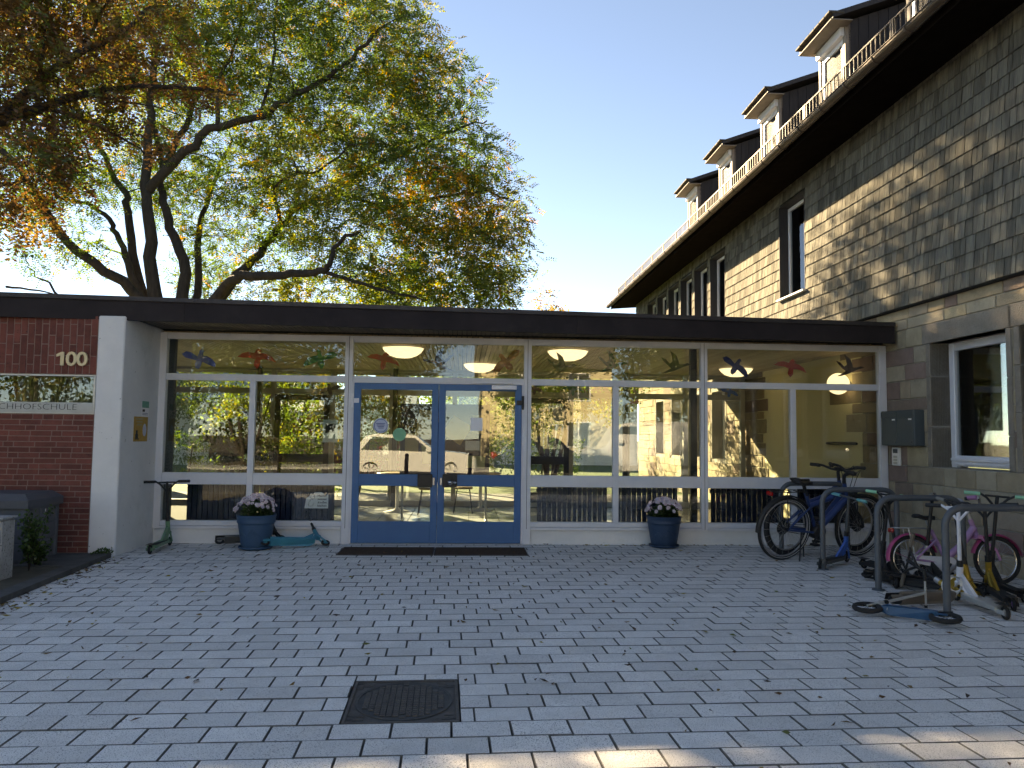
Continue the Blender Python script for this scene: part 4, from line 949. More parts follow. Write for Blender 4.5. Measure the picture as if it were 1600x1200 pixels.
# ------------------------------------------------------------------ things in the courtyard
mat('cast_iron', (.085,.078,.075), (.135,.125,.115), ns=14, rough=.65, metal=.4, bump=.3, bs=120, dirt=(9, (.12,.10,.075), .56, .72))
mat('coir', (.05,.032,.024), (.085,.055,.04), ns=40, rough=1, bump=.8, bs=160)
mat('pot_blue', (.022,.070,.135), (.032,.09,.165), ns=4, rough=.55, spec=.4); mat('pot_navy', (.014,.04,.085), (.02,.055,.11), ns=4, rough=.5)
mat('soil', (.03,.022,.015), (.05,.038,.025), ns=40, rough=1)
mat('box_grey', (.10,.105,.115), (.125,.13,.14), ns=3, rough=.6, bump=.1, bs=40, dirt=(3, (.17,.17,.165), .6, .85)); mat('lid_grey', (.075,.08,.09), (.10,.105,.12), ns=3, rough=.65, dirt=(2.5, (.16,.16,.15), .58, .8))
mat('rack_steel', (.085,.10,.115), (.11,.125,.14), ns=5, rough=.5, metal=.35)
mat('mail_grey', (.055,.075,.085), (.065,.085,.095), ns=3, rough=.5, spec=.4)
mat('rubber', (.015,.015,.016), (.028,.028,.028), ns=25, rough=.85); mat('plastic_black', (.014,.014,.015), (.022,.022,.022), ns=12, rough=.5)
for nm, c in (('c_green',(.10,.22,.13)),('c_teal',(.02,.22,.30)),('c_blue',(.025,.12,.42)),('c_ebike',(.018,.052,.17)),('c_gold',(.42,.26,.04)),('c_silver',(.55,.55,.52)),('c_white',(.68,.68,.72)),('c_pink',(.48,.20,.38)),('c_magenta',(.42,.05,.15)),('c_lilac',(.40,.23,.42)),('c_deckgrey',(.09,.095,.095)),('c_bigblue',(.010,.075,.16)),('c_mint',(.22,.55,.36)),('c_tealgrip',(.10,.42,.45)),('c_brown',(.16,.13,.10)),('c_grip',(.20,.19,.17))):
    mat(nm, c, tuple(min(1, q*1.12) for q in c), ns=9, rough=.4 if nm not in ('c_deckgrey','c_grip') else .85, spec=.5, metal=.5 if nm in ('c_gold','c_silver') else 0, dirt=(14, tuple(q*.55+.03 for q in c), .6, .75))

# manhole
mc = uv((MHU[0]+MHU[1])/2, (MHU[2]+MHU[3])/2); MM = Matrix.Translation(mc) @ Matrix.Rotation(PA, 4, 'Z'); hw, hh = (MHU[1]-MHU[0])/2-.004, (MHU[3]-MHU[2])/2-.004
mh = thing('manhole', 'square dark iron manhole frame with round ribbed cover in the paving', 'manhole', mc)
b_ = MB(MM); b_.cbox(-hw, hw, -hh, hh, -.05, -.006, .003)
for q in ((-hw,hw,-hh,-hh+.018),(-hw,hw,hh-.018,hh),(-hw,-hw+.018,-hh+.018,hh-.018),(hw-.018,hw,-hh+.018,hh-.018)): b_.cbox(*q, -.008, .003, .002)
for k in range(10):
    for sx in (-1,1):
        for sy in (-1,1):
            px, py = sx*random.uniform(.62,.9)*hw, sy*random.uniform(.62,.9)*hh
            if (px/hw)**2+(py/hh)**2 > .95: b_.cbox(px-random.uniform(.012,.03), px+.02, py-.006, py+.006, -.007, -.001, .002)
b_.build('frame', 'cast_iron', mh)
cv = MB(MM @ Matrix.Diagonal((hw-.03, hh-.03, 1, 1))); cv.lathe([(0,-.006),(.985,-.006),(.985,.001),(.93,.001),(.925,-.004),(0,-.004)], 48, smooth=False); cover = cv.build('cover', 'kerb_dark', mh)  # base coloured darker than the tread blocks, painting in the shade of the gaps
cv = MB(MM @ Matrix.Diagonal((hw-.03, hh-.03, 1, 1)))
for i in range(-9, 10):
    for k in range(-7, 8):
        cx_, cy_ = (k+(.5 if i % 2 else 0)*0)*.125, i*.095
        if math.hypot(abs(cx_)+.045, abs(cy_)+.035) < .90 and not (abs(cx_) < .08 and abs(abs(cy_)-.76) < .05): cv.box(cx_-.052, cx_+.052, cy_-.036, cy_+.036, -.0045, .0030)
cv.build('tread_blocks', 'cast_iron', cover, kind='stuff')
cv = MB(MM); cv.torus((0,0,-.001), 1, .0001, 'Z', 8, 3)

# door mat in two halves
dm = thing('door_mat', 'long dark brown scraper mat in front of the blue doors', 'door mat', (-.34, 9.55, 0))
for xa, xb in ((-1.47,-.345),(-.335,.78)):
    b_ = MB(); b_.box(xa+.004, xb-.004, 9.245, 9.855, -.02, .004); mo = b_.build('mat_half', 'coir', dm)
    b_ = MB()
    for k in range(17): y_ = 9.262+k*.036; b_.box(xa+.01, xb-.01, y_, y_+.014, .003, .009)
    b_.build('mat_ribs', 'coir', mo, kind='stuff')
    b_ = MB()
    for q in ((xa,xb,9.235,9.246),(xa,xb,9.854,9.865),(xa,xa+.006,9.246,9.854),(xb-.006,xb,9.246,9.854)): b_.box(*q, -.02, .011)
    b_.build('mat_edge', 'fascia_trim', mo)

# flower pots
def flower_pot(label, x, y, m, sun_dark, seed, sc=1.):
    rg = np.random.default_rng(seed); t = thing('flower_pot', label, 'flower pot', (x, y, 0), 'flower pots beside the doors'); T_ = Matrix.Translation((x,y,0)) @ Matrix.Scale(sc,4)
    MB(T_).lathe([(0,.004),(.155,.004),(.20,.02),(.205,.04),(.195,.04),(.18,.022),(0,.02)], 32).build('saucer', m, t)
    pot = MB(T_).lathe([(0,.03),(.162,.03),(.172,.05),(.19,.16),(.212,.30),(.214,.318),(.224,.322),(.228,.335),(.224,.345),(.232,.40),(.240,.412),(.236,.42),(.222,.418),(.215,.39),(0,.385)], 36).build('pot', m, t)
    dec = MB(T_)
    for a0, pts in ((0, [(-.9,.17),(-.62,.215),(-.38,.165),(-.2,.20),(0,.265),(.22,.22),(.45,.18),(.75,.12)]), (0,[(-.12,.17),(-.02,.215),(.10,.205),(.14,.165)])):
        P_ = []
        for a, z in pts:
            rr = .172+(z-.05)*.16+.001; aa = -math.pi/2+a; P_.append((rr*math.cos(aa), rr*math.sin(aa), z))
        dec.tube(smooth_path(P_, 3), .006, 6)
    dec.build('relief', m, pot)
    MB(T_).lathe([(0,.392),(.21,.392)], 24).build('soil', 'soil', t)
    n = 520; d = rg.normal(size=(n,3)); d[:,2] = np.abs(d[:,2])+.05; d /= np.linalg.norm(d,axis=1,keepdims=True); C = d*np.array([.215,.215,.21])*rg.uniform(.45,.95,(n,1))*sc+np.array([x,y,.40*sc])
    leaves('foliage', C, d+rg.normal(size=(n,3))*.6, .055, .03, np.array([(.035,.06,.018)])*rg.uniform(.6,1.4,(n,1)), 'leaf', t)
    V = []; D = []; K = []; L2 = []; W2 = []; 
    for k in range(125):
        a = rg.uniform(0, 2*math.pi); e = rg.uniform(.12, 1.0)**.8*math.pi/2; dd = np.array([math.cos(a)*math.cos(e), math.sin(a)*math.cos(e), math.sin(e)])
        if dd[1] < 0 and dd[2] < .5 and abs(dd[0]) < .45 and rg.random() < .8: continue
        c = dd*np.array([.265,.265,.255])*rg.uniform(.93,1.05)*sc+np.array([x,y,.40*sc]); tone = rg.uniform(.8,1.1)
        u = np.cross(dd, [.3,.2,.9]); u /= np.linalg.norm(u); v = np.cross(dd, u); fr = rg.uniform(.025,.035)
        for ring, (m_, rr, up) in enumerate(((11,1.,.0),(9,.72,.007),(6,.42,.012))):
            for j in range(m_):
                q = 2*math.pi*(j+.3*ring)/m_; rd = u*math.cos(q)+v*math.sin(q); V.append(c+rd*fr*rr*.55+dd*up); D.append(rd+dd*.35); L2.append(fr*rr*1.0); W2.append(fr*.55); K.append(np.array((.82,.75,.80) if ring < 2 else (.80,.72,.66))*tone)
    leaves('flowers', np.array(V), np.array(D), np.array(L2), np.array(W2), np.array(K), 'petal', t); return t
flower_pot('blue plant pot with pink white chrysanthemums left of the doors', -2.52, 9.74, 'pot_blue', 0, 3, 1.0)
flower_pot('dark navy plant pot with pink white chrysanthemums right of the doors', 2.60, 10.00, 'pot_navy', 0, 8, .96)

# storage box, low wall, kerb and weeds on the left
sb_ = thing('storage_box', 'grey plastic garden storage box with lid and latch by the brick wall', 'storage box', (-5.1, 8.8, .03))
X1, Y0_, Y1_, Z0_ = -4.53, 8.42, 9.09, .02
for k in range(3): bx('side_board', 'box_grey', sb_, X1-.035, X1-.006 if k == 1 else X1-.008, Y0_+.02, Y1_-.02, Z0_+.03+k*.185, Z0_+.03+k*.185+.180, .008); bx('front_board', 'box_grey', sb_, X1-1.25, X1-.03, Y0_+.002, Y0_+.03, Z0_+.03+k*.185, Z0_+.03+k*.185+.180, .008)
bx('body', 'box_grey', sb_, X1-1.25, X1-.012, Y0_+.01, Y1_-.01, Z0_, Z0_+.595, .02)
for yy in (Y0_, Y1_-.07): bx('corner_post', 'box_grey', sb_, X1-.06, X1, yy, yy+.07, Z0_, Z0_+.595, .012)
MB().add([(X1-1.29,Y0_-.03,.595),(X1+.03,Y0_-.03,.595),(X1+.03,Y1_+.01,.595),(X1-1.29,Y1_+.01,.595),(X1-1.29,Y0_-.03,.68),(X1+.03,Y0_-.03,.68),(X1+.03,Y1_+.01,.68),(X1-1.29,Y1_+.01,.68),(X1-1.23,Y0_+.05,.745),(X1-.05,Y0_+.05,.745),(X1-.05,Y1_-.07,.745),(X1-1.23,Y1_-.07,.745)],
   [(3,2,1,0),(0,1,5,4),(1,2,6,5),(2,3,7,6),(3,0,4,7),(4,5,9,8),(5,6,10,9),(6,7,11,10),(7,4,8,11),(8,9,10,11)]).build('lid', 'lid_grey', sb_)
bx('latch_panel', 'box_grey', sb_, X1-.03, X1+.008, 8.68, 8.84, .36, .60, .01); bx('padlock', 'steel_bright', sb_, X1+.002, X1+.022, 8.748, 8.772, .50, .565, .004)
lw = thing('low_wall', 'end of a low weathered concrete wall at the left edge', 'wall', (-5, 7.6, 0))
bx('wall_block', 'concrete_old', lw, -7.0, -4.245, 7.50, 7.72, -.05, .575, .012); bx('coping', 'concrete_old', lw, -7.02, -4.23, 7.485, 7.735, .577, .60, .006)
kb = struct(MB().prism([(-3.93,9.06),(-3.67,5.9),(-3.55,4.5),(-3.70,4.48),(-3.82,5.9),(-4.07,9.06)], -.05, .052).build('kerb', 'kerb_dark'))
struct(MB().prism([(-4.07,9.145),(-4.075,9.06),(-3.825,5.9),(-3.705,4.48),(-9,4.48),(-9,9.145)], -.06, .024).build('planting_bed', 'earth'))
struct(MB().cbox(-5.8, -4.05, 8.3, 9.145, -.02, .034, .006).build('slab_strip', 'kerb_dark'))
def weed(label, x, y, h, r, n, seed):
    rg = np.random.default_rng(seed); t = thing('weed', label, 'plant', (x,y,.02)); sm = MB(); C = []; D = []
    for k in range(14):
        a = rg.uniform(0,6.28); e = Vector((x+r*rg.uniform(.2,1)*math.cos(a), y+r*rg.uniform(.2,1)*math.sin(a), h*rg.uniform(.45,1))); P_ = smooth_path([(x,y,.01),((x+e.x)/2,(y+e.y)/2,e.z*.7),e], 3); sm.tube(P_, .003, 4)
        for j in range(n): q = P_[rg.integers(2, len(P_))]; C.append(np.array(q)+rg.normal(size=3)*.03); D.append(rg.normal(size=3)+np.array([0,0,.2]))
    sm.build('stems', 'bark_dark', t); C = np.array(C); leaves('foliage', C, np.array(D), .045, .026, np.array([(.05,.085,.025)])*rg.uniform(.5,1.5,(len(C),1)), 'leaf', t)
weed('bushy green weeds between the low wall and the storage box', -4.28, 8.05, .62, .2, 40, 4); weed('low weeds at the foot of the storage box', -4.38, 8.35, .28, .18, 24, 5); weed('small tuft of weeds at the foot of the white pier', -4.02, 9.04, .09, .07, 8, 6)

# letter boxes and intercom on the stone wall
mbx = thing('letter_box', 'dark grey double letter box mounted on the stone wall', 'letter box', (5.68, 9.75, 1.34))
bx('case', 'mail_grey', mbx, 5.606, 5.742, 9.36, 10.13, 1.345, 1.80, .008)
for ya in (9.375, 9.75):
    d_ = bx('door', 'mail_grey', mbx, 5.598, 5.607, ya, ya+.365, 1.355, 1.705, .003); bx('flap', 'mail_grey', mbx, 5.594, 5.607, ya, ya+.365, 1.71, 1.785, .003)
    bx('name_plate', 'paper_white', d_, 5.5955, 5.5985, ya+.03, ya+.10, 1.672, 1.692, .0005); bx('lock', 'steel_bright', d_, 5.594, 5.5985, ya+.335, ya+.35, 1.66, 1.675, .001); bx('flap_knob', 'steel_bright', d_, 5.594, 5.5985, ya+.02, ya+.032, 1.385, 1.40, .001)
ic = thing('intercom', 'small pale intercom panel below the letter boxes', 'intercom', (5.72, 9.97, 1.08)); bx('housing', 'curtain', ic, 5.705, 5.742, 9.89, 10.06, 1.08, 1.32, .006)
for k in range(3): bx('button', 'steel_grey', ic, 5.700, 5.706, 9.93, 10.02, 1.10+k*.04, 1.13+k*.04, .002)
bx('speaker_grille', 'mail_grey', ic, 5.702, 5.706, 9.92, 10.03, 1.245, 1.30, .002)

# bicycle stands
for k, (y_, lb) in enumerate(((9.43,'furthest bicycle stand, close to the glass front'),(8.32,'second bicycle stand, behind the blue e-bike'),(7.19,'third bicycle stand, in front of the pink bicycle rear wheel'),(6.145,'nearest bicycle stand, beside the white scooter'))):
    t = thing('bike_stand', lb, 'bike stand', (4.33, y_, 0), 'steel bicycle stands'); x0, x1, h, rr = 3.92, 4.76, .865, .15; P_ = [(x0,y_,-.02),(x0,y_,.3)]
    for j in range(9): a = math.pi-math.pi/2*j/8; P_.append((x0+rr+rr*math.cos(a), y_, h-rr+rr*math.sin(a)))
    for j in range(9): a = math.pi/2-math.pi/2*j/8; P_.append((x1-rr+rr*math.cos(a), y_, h-rr+rr*math.sin(a)))
    P_ += [(x1,y_,.3),(x1,y_,-.02)]; MB().tube(P_, .029, 14).build('hoop', 'rack_steel', t)
    for xx in (x0, x1): MB().lathe([(.030,.012),(.058,.010),(.06,0)], 16, Matrix.Translation((xx,y_,0))).build('foot_plate', 'rack_steel', t)

def pose(t, f, u, loc, sc=1.):
    f = Vector(f).normalized(); u = Vector(u); u = (u-f*u.dot(f)).normalized(); s = u.cross(f)
    M_ = (Matrix((f, s, u)).transposed()*sc).to_4x4(); M_.translation = Vector(loc); t.matrix_world = M_
    return t
def scooter(label, f, u, loc, deck='c_deckgrey', neck='plastic_black', bar='plastic_black', grip='plastic_black', wheel='rubber', rw=.055, core='steel_grey', h=.80, bw=.27, stem=(-.09,1.), L=.36, yb=True, tape=True, steer=0, group='kick scooters in the yard', sc=1.):
    t = thing('scooter', label, 'scooter', (0,0,0), group)
    d = MB(); d.add([(-.31,-.055,rw+.005),(.17,-.055,rw+.005),(.235,-.03,rw+.03),(.235,.03,rw+.03),(.17,.055,rw+.005),(-.31,.055,rw+.005),(-.31,-.055,rw+.04),(.17,-.055,rw+.04),(.235,-.03,rw+.055),(.235,.03,rw+.055),(.17,.055,rw+.04),(-.31,.055,rw+.04)],
        [(0,5,4,3,2,1),(6,7,8,9,10,11)]+[(i,(i+1)%6,6+(i+1)%6,6+i) for i in range(6)])
    for s in (-1,1): d.box(-.40,-.30, s*.03-.006, s*.03+.006, rw-.012, rw+.022)
    dk = d.build('deck', deck, t)
    if tape: MB().box(-.29, .16, -.048, .048, rw+.0405, rw+.0425).build('grip_tape', 'rubber', dk)
    hx, hz = .275, .20+rw
    n_ = MB(); n_.tube([(.16,0,rw+.035),(.22,0,rw+.075),(hx-.01,0,hz-.04)], [.026,.028,.024], 8); n_.tube([(hx+.012,0,hz-.075),(hx-.012,0,hz+.06)], .027, 12)
    n_.add([(.02,-.012,rw+.04),(.02,.012,rw+.04),(hx-.03,.012,hz),(hx-.03,-.012,hz),(.2,-.012,rw+.03),(.2,.012,rw+.03)], [(0,1,2,3),(0,3,4),(1,5,2),(3,2,5,4),(0,4,5,1)]); n_.build('neck', neck, t)
    fk = MB()
    for s in (-1,1): fk.tube([(hx+.01,s*.022,hz-.07),(L-.03,s*.024,rw+.05),(L,s*.024,rw)], .012, 6)
    fk.cbox(hx-.012, hx+.04, -.034, .034, hz-.10, hz-.07, .005); fk.build('fork', neck, t)
    for wx in (-L-.01, L):
        w_ = MB().torus((wx,0,rw), rw-(.014 if rw < .08 else .026), .0145 if rw < .08 else .028, 'Y', 24, 8).build('wheel', wheel, t); c = MB()
        for k in range(6): a = k*math.pi/3; c.tube([(wx,0,rw),(wx+(rw-.018)*math.cos(a),0,rw+(rw-.018)*math.sin(a))], .006, 5)
        c.tube([(wx,-.014,rw),(wx,.014,rw)], .014, 10); c.torus((wx,0,rw), rw-.024, .006, 'Y', 20, 6); c.build('wheel_core', core, w_)
    MB().add([(-L-.06,-.03,2*rw+.004),(-L-.06,.03,2*rw+.004),(-.28,.03,rw+.06),(-.28,-.03,rw+.06),(-L-.06,-.03,2*rw+.008),(-L-.06,.03,2*rw+.008),(-.28,.03,rw+.064),(-.28,-.03,rw+.064)], [(0,1,2,3),(7,6,5,4),(0,4,5,1),(2,6,7,3),(1,5,6,2),(0,3,7,4)]).build('brake', 'steel_black', t)
    sd = Vector((stem[0],0,stem[1])).normalized(); b0 = Vector((hx-.008,0,hz+.04)); ln_ = (h-b0.z)/max(.3,sd.z) if sd.z > .3 else h*.75; b1 = b0+sd*ln_
    cs, sn = math.cos(steer), math.sin(steer); side = Vector((sn,cs,0))
    br = MB(); br.tube([b0, b1-sd*.0], .0165, 10)
    if yb:
        for s in (-1,1): br.tube([b1-sd*.13, b1-sd*.03+side*s*.085, b1+sd*.005+side*s*.14, b1+side*s*bw], .0115, 8)
        br.tube([b1-side*.10-sd*.01, b1+side*.10-sd*.01], .010, 8)
    else: br.tube([b1-side*bw, b1+side*bw], .012, 8)
    br.build('handlebar', bar, t)
    MB().tube([b0+sd*.0, b0+sd*.075], .026, 10).build('clamp', 'steel_black' if bar != 'steel_black' else 'steel_grey', t)
    for s in (-1,1): MB().tube([b1+side*s*(bw-.13), b1+side*s*(bw+.004)], .018, 10).build('grip', grip, t)
    return pose(t, f, u, loc, sc)
scooter('green stunt scooter with black bar standing by the white pier', (-.06,1,0), (-.03,0,1), (-3.62,9.66,0), deck='c_green', neck='c_green', wheel='rubber', core='c_green', steer=.05)
scooter('teal scooter lying against the plinth beside the blue flower pot', (.80,.34,-.05), (-.62,.66,.46), (-2.02,9.72,.05), deck='c_teal', neck='c_teal', core='c_teal', tape=False, h=.78)
scooter('dark grey scooter lying behind the blue flower pot', (.90,.30,0), (-.25,.75,.6), (-2.62,9.92,.05), deck='c_deckgrey', neck='plastic_black', h=.66)
scooter('small scooter with bright blue fork and teal grips under the e-bikes', (.74,.67,0), (.12,-.05,1), (4.17,8.58,0), deck='c_deckgrey', neck='c_blue', bar='c_deckgrey', grip='c_tealgrip', h=.76, core='steel_bright', steer=.5, yb=False)
scooter('black stunt scooter leaning on the third bicycle stand, wheel towards the viewer', (.09,-1,0), (-.17,.10,1), (4.45,8.02,0), deck='plastic_black', core='c_gold', steer=-.6)
scooter('black scooter with mint green grip behind the third stand', (.30,.95,0), (.06,-.12,1), (4.24,7.62,0), deck='steel_black', grip='c_mint', h=.86, steer=.9)
scooter('black scooter with yellow fork leaning across the nearest stand', (.55,-.83,0), (-.26,.16,1), (4.38,7.02,0), deck='plastic_black', neck='c_gold', grip='c_grip', h=.86, core='c_gold', steer=-.9)
scooter('white stunt scooter with gold hatched bar and silver deck at the right edge', (.10,.99,0), (-.05,0,1), (4.34,6.36,0), deck='c_silver', neck='c_white', bar='c_white', grip='plastic_black', h=.84, core='c_silver', steer=.9, tape=False)
scooter('black scooter with shiny gold neck next to the white one', (.35,.93,0), (-.06,0,1), (4.72,6.64,0), deck='plastic_black', neck='c_gold', h=.84, core='c_lilac', steer=.6)
scooter('dark scooter at the right edge of the picture with green clamp', (.2,.97,0), (.06,-.05,1), (4.98,6.95,0), deck='steel_black', neck='plastic_black', grip='c_mint', h=.90, steer=.4)
scooter('big wheeled blue scooter lying flat on the paving in front of the stands', (-.76,.64,.0), (.64,.76,.10), (3.40,5.90,.05), deck='c_bigblue', neck='c_silver', bar='c_silver', grip='plastic_black', rw=.155, stem=(-.48,.86), h=1.0, L=.37, sc=.74, core='steel_bright', tape=False, yb=False)
scooter('gold scooter lying on its side under the nearest bicycle stand', (.99,.12,.0), (.08,.86,.30), (4.02,6.42,.05), deck='c_brown', neck='c_gold', bar='steel_black', grip='c_brown', h=.72, core='c_brown', tape=False)
scooter('black scooter lying on its side between the third and the nearest stand', (.52,-.85,0), (.80,.48,.20), (4.22,7.34,.05), deck='steel_black', neck='plastic_black', bar='steel_grey', core='steel_black', h=.74)
scooter('matt black scooter propped behind the white one with silver clamp', (-.25,.96,0), (.10,-.10,1), (4.66,7.28,0), deck='plastic_black', neck='steel_black', bar='steel_black', grip='c_grip', h=.88, steer=-.7)
cl_ = MB()
for k in range(5): cl_.torus((4.22+.01*k, 6.55, .16+.004*k), .085-.006*k, .005, 'Y', 30, 6)
tag(cl_.build('cable_lock', 'curtain'), 'coiled pale cable lock hanging on the nearest bicycle stand', 'bike lock')

def bicycle(label, f, u, loc, r=.36, tw=.024, wb=1.10, fc='c_ebike', fender=None, guard=None, kid=False, motor=True, rack=False, stripe=False, steer=.0, thick=.03, cat='bicycle', bar='plastic_black', seat='plastic_black', fork='plastic_black', rimc='steel_grey'):
    t = thing('bicycle', label, cat, (0,0,0), 'parked bicycles'); k = wb/1.10
    BB = Vector((.45*k,0,r-.05*k)); ST = Vector((.27*k,0,r+.38*k)); HT = Vector((.80*k,0,r+.52*k)); HB = Vector((.855*k,0,r+.34*k)); A = Vector((0,0,r)); F = Vector((wb,0,r))
    for n_, c in (('rear',A),('front',F)):
        w_ = MB().torus(c, r-tw, tw, 'Y', 44, 10).build('wheel', 'rubber', t)
        MB().torus(c, r-2*tw-.004, .011, 'Y', 40, 6).build('rim', rimc, w_)
        if stripe:
            for s in (-1,1): MB().torus(c+Vector((0,s*tw*.86,0)), r-tw*1.35, .003, 'Y', 44, 4).build('reflex_stripe', 'paper_white', w_)
        sp = MB()
        for j in range(20): a = j*math.pi/10; sp.tube([c+Vector((.02*math.cos(a+.5),(-1)**j*.02,.02*math.sin(a+.5))), c+Vector(((r-2*tw)*math.cos(a),0,(r-2*tw)*math.sin(a)))], .0016, 3, cap=False)
        sp.build('spokes', 'steel_grey', w_); hb = MB(); hb.tube([c-Vector((0,.05,0)), c+Vector((0,.05,0))], .018, 10)
        if motor: hb.lathe([(.03,0),(.085,0),(.085,.003),(.03,.003)], 24, Matrix.Translation(c+Vector((0,.035,0))) @ Matrix.Rotation(R(90),4,'X'))
        hb.build('hub', 'steel_black' if not kid else 'steel_bright', w_)
    fr = MB()
    if kid:
        fr.tube(smooth_path([HB+Vector((-.01,0,.06)), Vector((.66*k,0,r+.20*k)), Vector((.52*k,0,r+.06)), BB+Vector((-.01,0,.03))], 4), [.034]*13, 10); fr.tube([BB, ST], .02, 8)
        fr.tube([Vector((.36*k,0,r+.20*k)), Vector((.20*k,.04,r+.17*k))], .015, 8)
    else:
        fr.tube([HB, BB], thick, 12); fr.tube([HT-Vector((.01,0,.06)), Vector((.60*k,0,r+.34*k)), Vector((.32*k,0,r+.26*k))], thick*.75, 10); fr.tube([BB, ST], .019, 8)
    fr.tube([HB+(HT-HB)*-.1, HT], .024, 10)
    for s in (-1,1): fr.tube([A+Vector((0,s*.065,0)), BB+Vector((-.04,s*.04,0))], .012, 6); fr.tube([A+Vector((0,s*.065,0)), Vector((.31*k,s*.03,r+.25*k))], .010, 6)
    fr.build('frame', fc, t)
    if motor:
        MB().lathe([(0,-.065),(.07,-.065),(.09,-.05),(.09,.05),(.07,.065),(0,.065)], 20, Matrix.Translation(BB+Vector((.02,0,0))) @ Matrix.Rotation(R(90),4,'X')).build('motor', 'plastic_black', t)
    cs, sn = math.cos(steer), math.sin(steer)
    fk = MB()
    for s in (-1,1): fk.tube([HB+Vector((0,s*.05,-.03)), F+Vector((-.03,s*.055,.10)), F+Vector((0,s*.055,0))], .016 if not kid else .013, 8)
    fk.cbox(HB.x-.03, HB.x+.035, -.065, .065, HB.z-.055, HB.z-.015, .008); fk.build('fork', fork, t)
    ct = HT+Vector((-.02,0,.10*k)); hd = MB(); hd.tube([HT, ct], .019, 8); w2 = .31*k if not kid else .24; sd = Vector((sn,cs,0)); bk = Vector((-cs,sn,0))
    hd.tube([ct, ct+Vector((.07*cs,-.07*sn,.02))], .018, 8); c2 = ct+Vector((.06*cs,-.06*sn,.02))
    for s in (-1,1): hd.tube(smooth_path([c2, c2+sd*s*.10+Vector((0,0,.01)), c2+sd*s*w2*.65+Vector((0,0,.05 if not kid else .10))+bk*.02, c2+sd*s*w2+Vector((0,0,.055 if not kid else .11))+bk*.09], 3), .0145, 8)
    hd.build('handlebar', bar, t)
    if not kid:
        MB().cbox(c2.x-.045, c2.x+.045, c2.y-.05, c2.y+.05, c2.z+.005, c2.z+.035, .008).build('display', 'plastic_black', t); MB().lathe([(0,-.03),(.02,-.03),(.034,.0),(.034,.03),(0,.032)], 14, Matrix.Translation((HB.x+.09,0,HB.z+.05)) @ Matrix.Rotation(R(90),4,'Y')).build('headlight', 'plastic_black', t)
        cb = MB()
        for s, q in ((1,.0),(-1,.02)): cb.tube(smooth_path([c2+sd*s*.16+Vector((0,0,.03)), c2+sd*s*.10+Vector((.10,0,.04+q)), c2+Vector((.09,s*.03,-.06)), HB+Vector((.02,s*.03,-.02))], 4), .004, 5)
        cb.build('cable', 'rubber', t)
    for s in (-1,1):
        e = c2+sd*s*w2+Vector((0,0,.055 if not kid else .11))+bk*.09; g0 = e-(sd*s*.11-bk*.035); MB().tube([g0, e], .021, 8).build('grip', 'plastic_black' if not kid else 'c_pink', t)
        lv = MB(); lv.tube([g0, g0-bk*.05+sd*s*.02, g0-bk*.055+sd*s*.10-Vector((0,0,.02))], .006, 5); lv.cbox(g0.x-.02, g0.x+.02, g0.y-.02, g0.y+.02, g0.z-.025, g0.z+.012, .006); lv.build('brake_lever', 'steel_black', t)
    sp_ = ST+(ST-BB).normalized()*.13*k; MB().tube([ST, sp_], .014, 8).build('seat_post', 'steel_black' if not kid else 'steel_grey', t)
    sa = MB(); q = .9 if not kid else .75
    prof = [(-.14,.085),(-.10,.092),(-.02,.06),(.06,.03),(.13,.018)]; V = []
    for px, wy in prof:
        for j in range(8): a = math.pi*2*j/8; V.append((sp_.x+px*q-.01, wy*q*math.cos(a), sp_.z+.025+.022*math.sin(a)+(.018 if px < -.08 else 0)))
    sa.add(V, [(i*8+j, i*8+(j+1)%8, (i+1)*8+(j+1)%8, (i+1)*8+j) for i in range(4) for j in range(8)]+[tuple(range(8))[::-1], tuple(range(32,40))], True); sa.build('saddle', seat, t)
    cr = MB(); cr.torus(BB+Vector((0,.045,0)), .075*k, .006, 'Y', 24, 6)
    for s, a in ((1,.9),(-1,.9+math.pi)): e = BB+Vector((.15*k*math.cos(a), s*.075, .15*k*math.sin(a))); cr.tube([BB+Vector((0,s*.065,0)), e], .010, 6); cr.cbox(e.x-.045, e.x+.045, min(e.y,e.y+s*.08), max(e.y,e.y+s*.08), e.z-.012, e.z+.012, .004)
    cr.build('crank', 'steel_black', t)
    ch = MB(); ch.tube([BB+Vector((0,.045,.07*k)), A+Vector((0,.045,.035))], .004, 4); ch.tube([BB+Vector((0,.045,-.07*k)), A+Vector((0,.045,-.035))], .004, 4); ch.build('chain', 'steel_black', t)
    if fender:
        for c, a0, a1 in ((A, R(15), R(185)), (F, R(10), R(165))):
            m_ = MB(); n = 18; V = []
            for i in range(n+1):
                a = a0+(a1-a0)*i/n
                for yy, dr in ((-.033,-.008),(-.02,.008),(.02,.008),(.033,-.008)): rr = r+.014+dr; V.append((c.x+rr*math.cos(a), yy, c.z+rr*math.sin(a)))
            m_.add(V, [(i*4+j, i*4+j+1, i*4+j+5, i*4+j+4) for i in range(n) for j in range(3)], True); m_.tube([c+Vector((0,.04,0)), c+Vector(((r+.01)*math.cos(a1-.5),.035,(r+.01)*math.sin(a1-.5)))], .003, 4); m_.build('mudguard', fender, t)
    if guard:
        m_ = MB(); P2 = []
        for i in range(9): a = R(-90+180*i/8); P2.append((BB.x+.085*k*math.cos(a), BB.z+.085*k*math.sin(a)))
        P2 += [(A.x-.02, A.z+.04),(A.x-.03,A.z-.03)]; m_.prism(P2, -.052, -.060, Matrix(((1,0,0,0),(0,0,1,0),(0,1,0,0),(0,0,0,1)))); m_.build('chain_guard', guard, t)
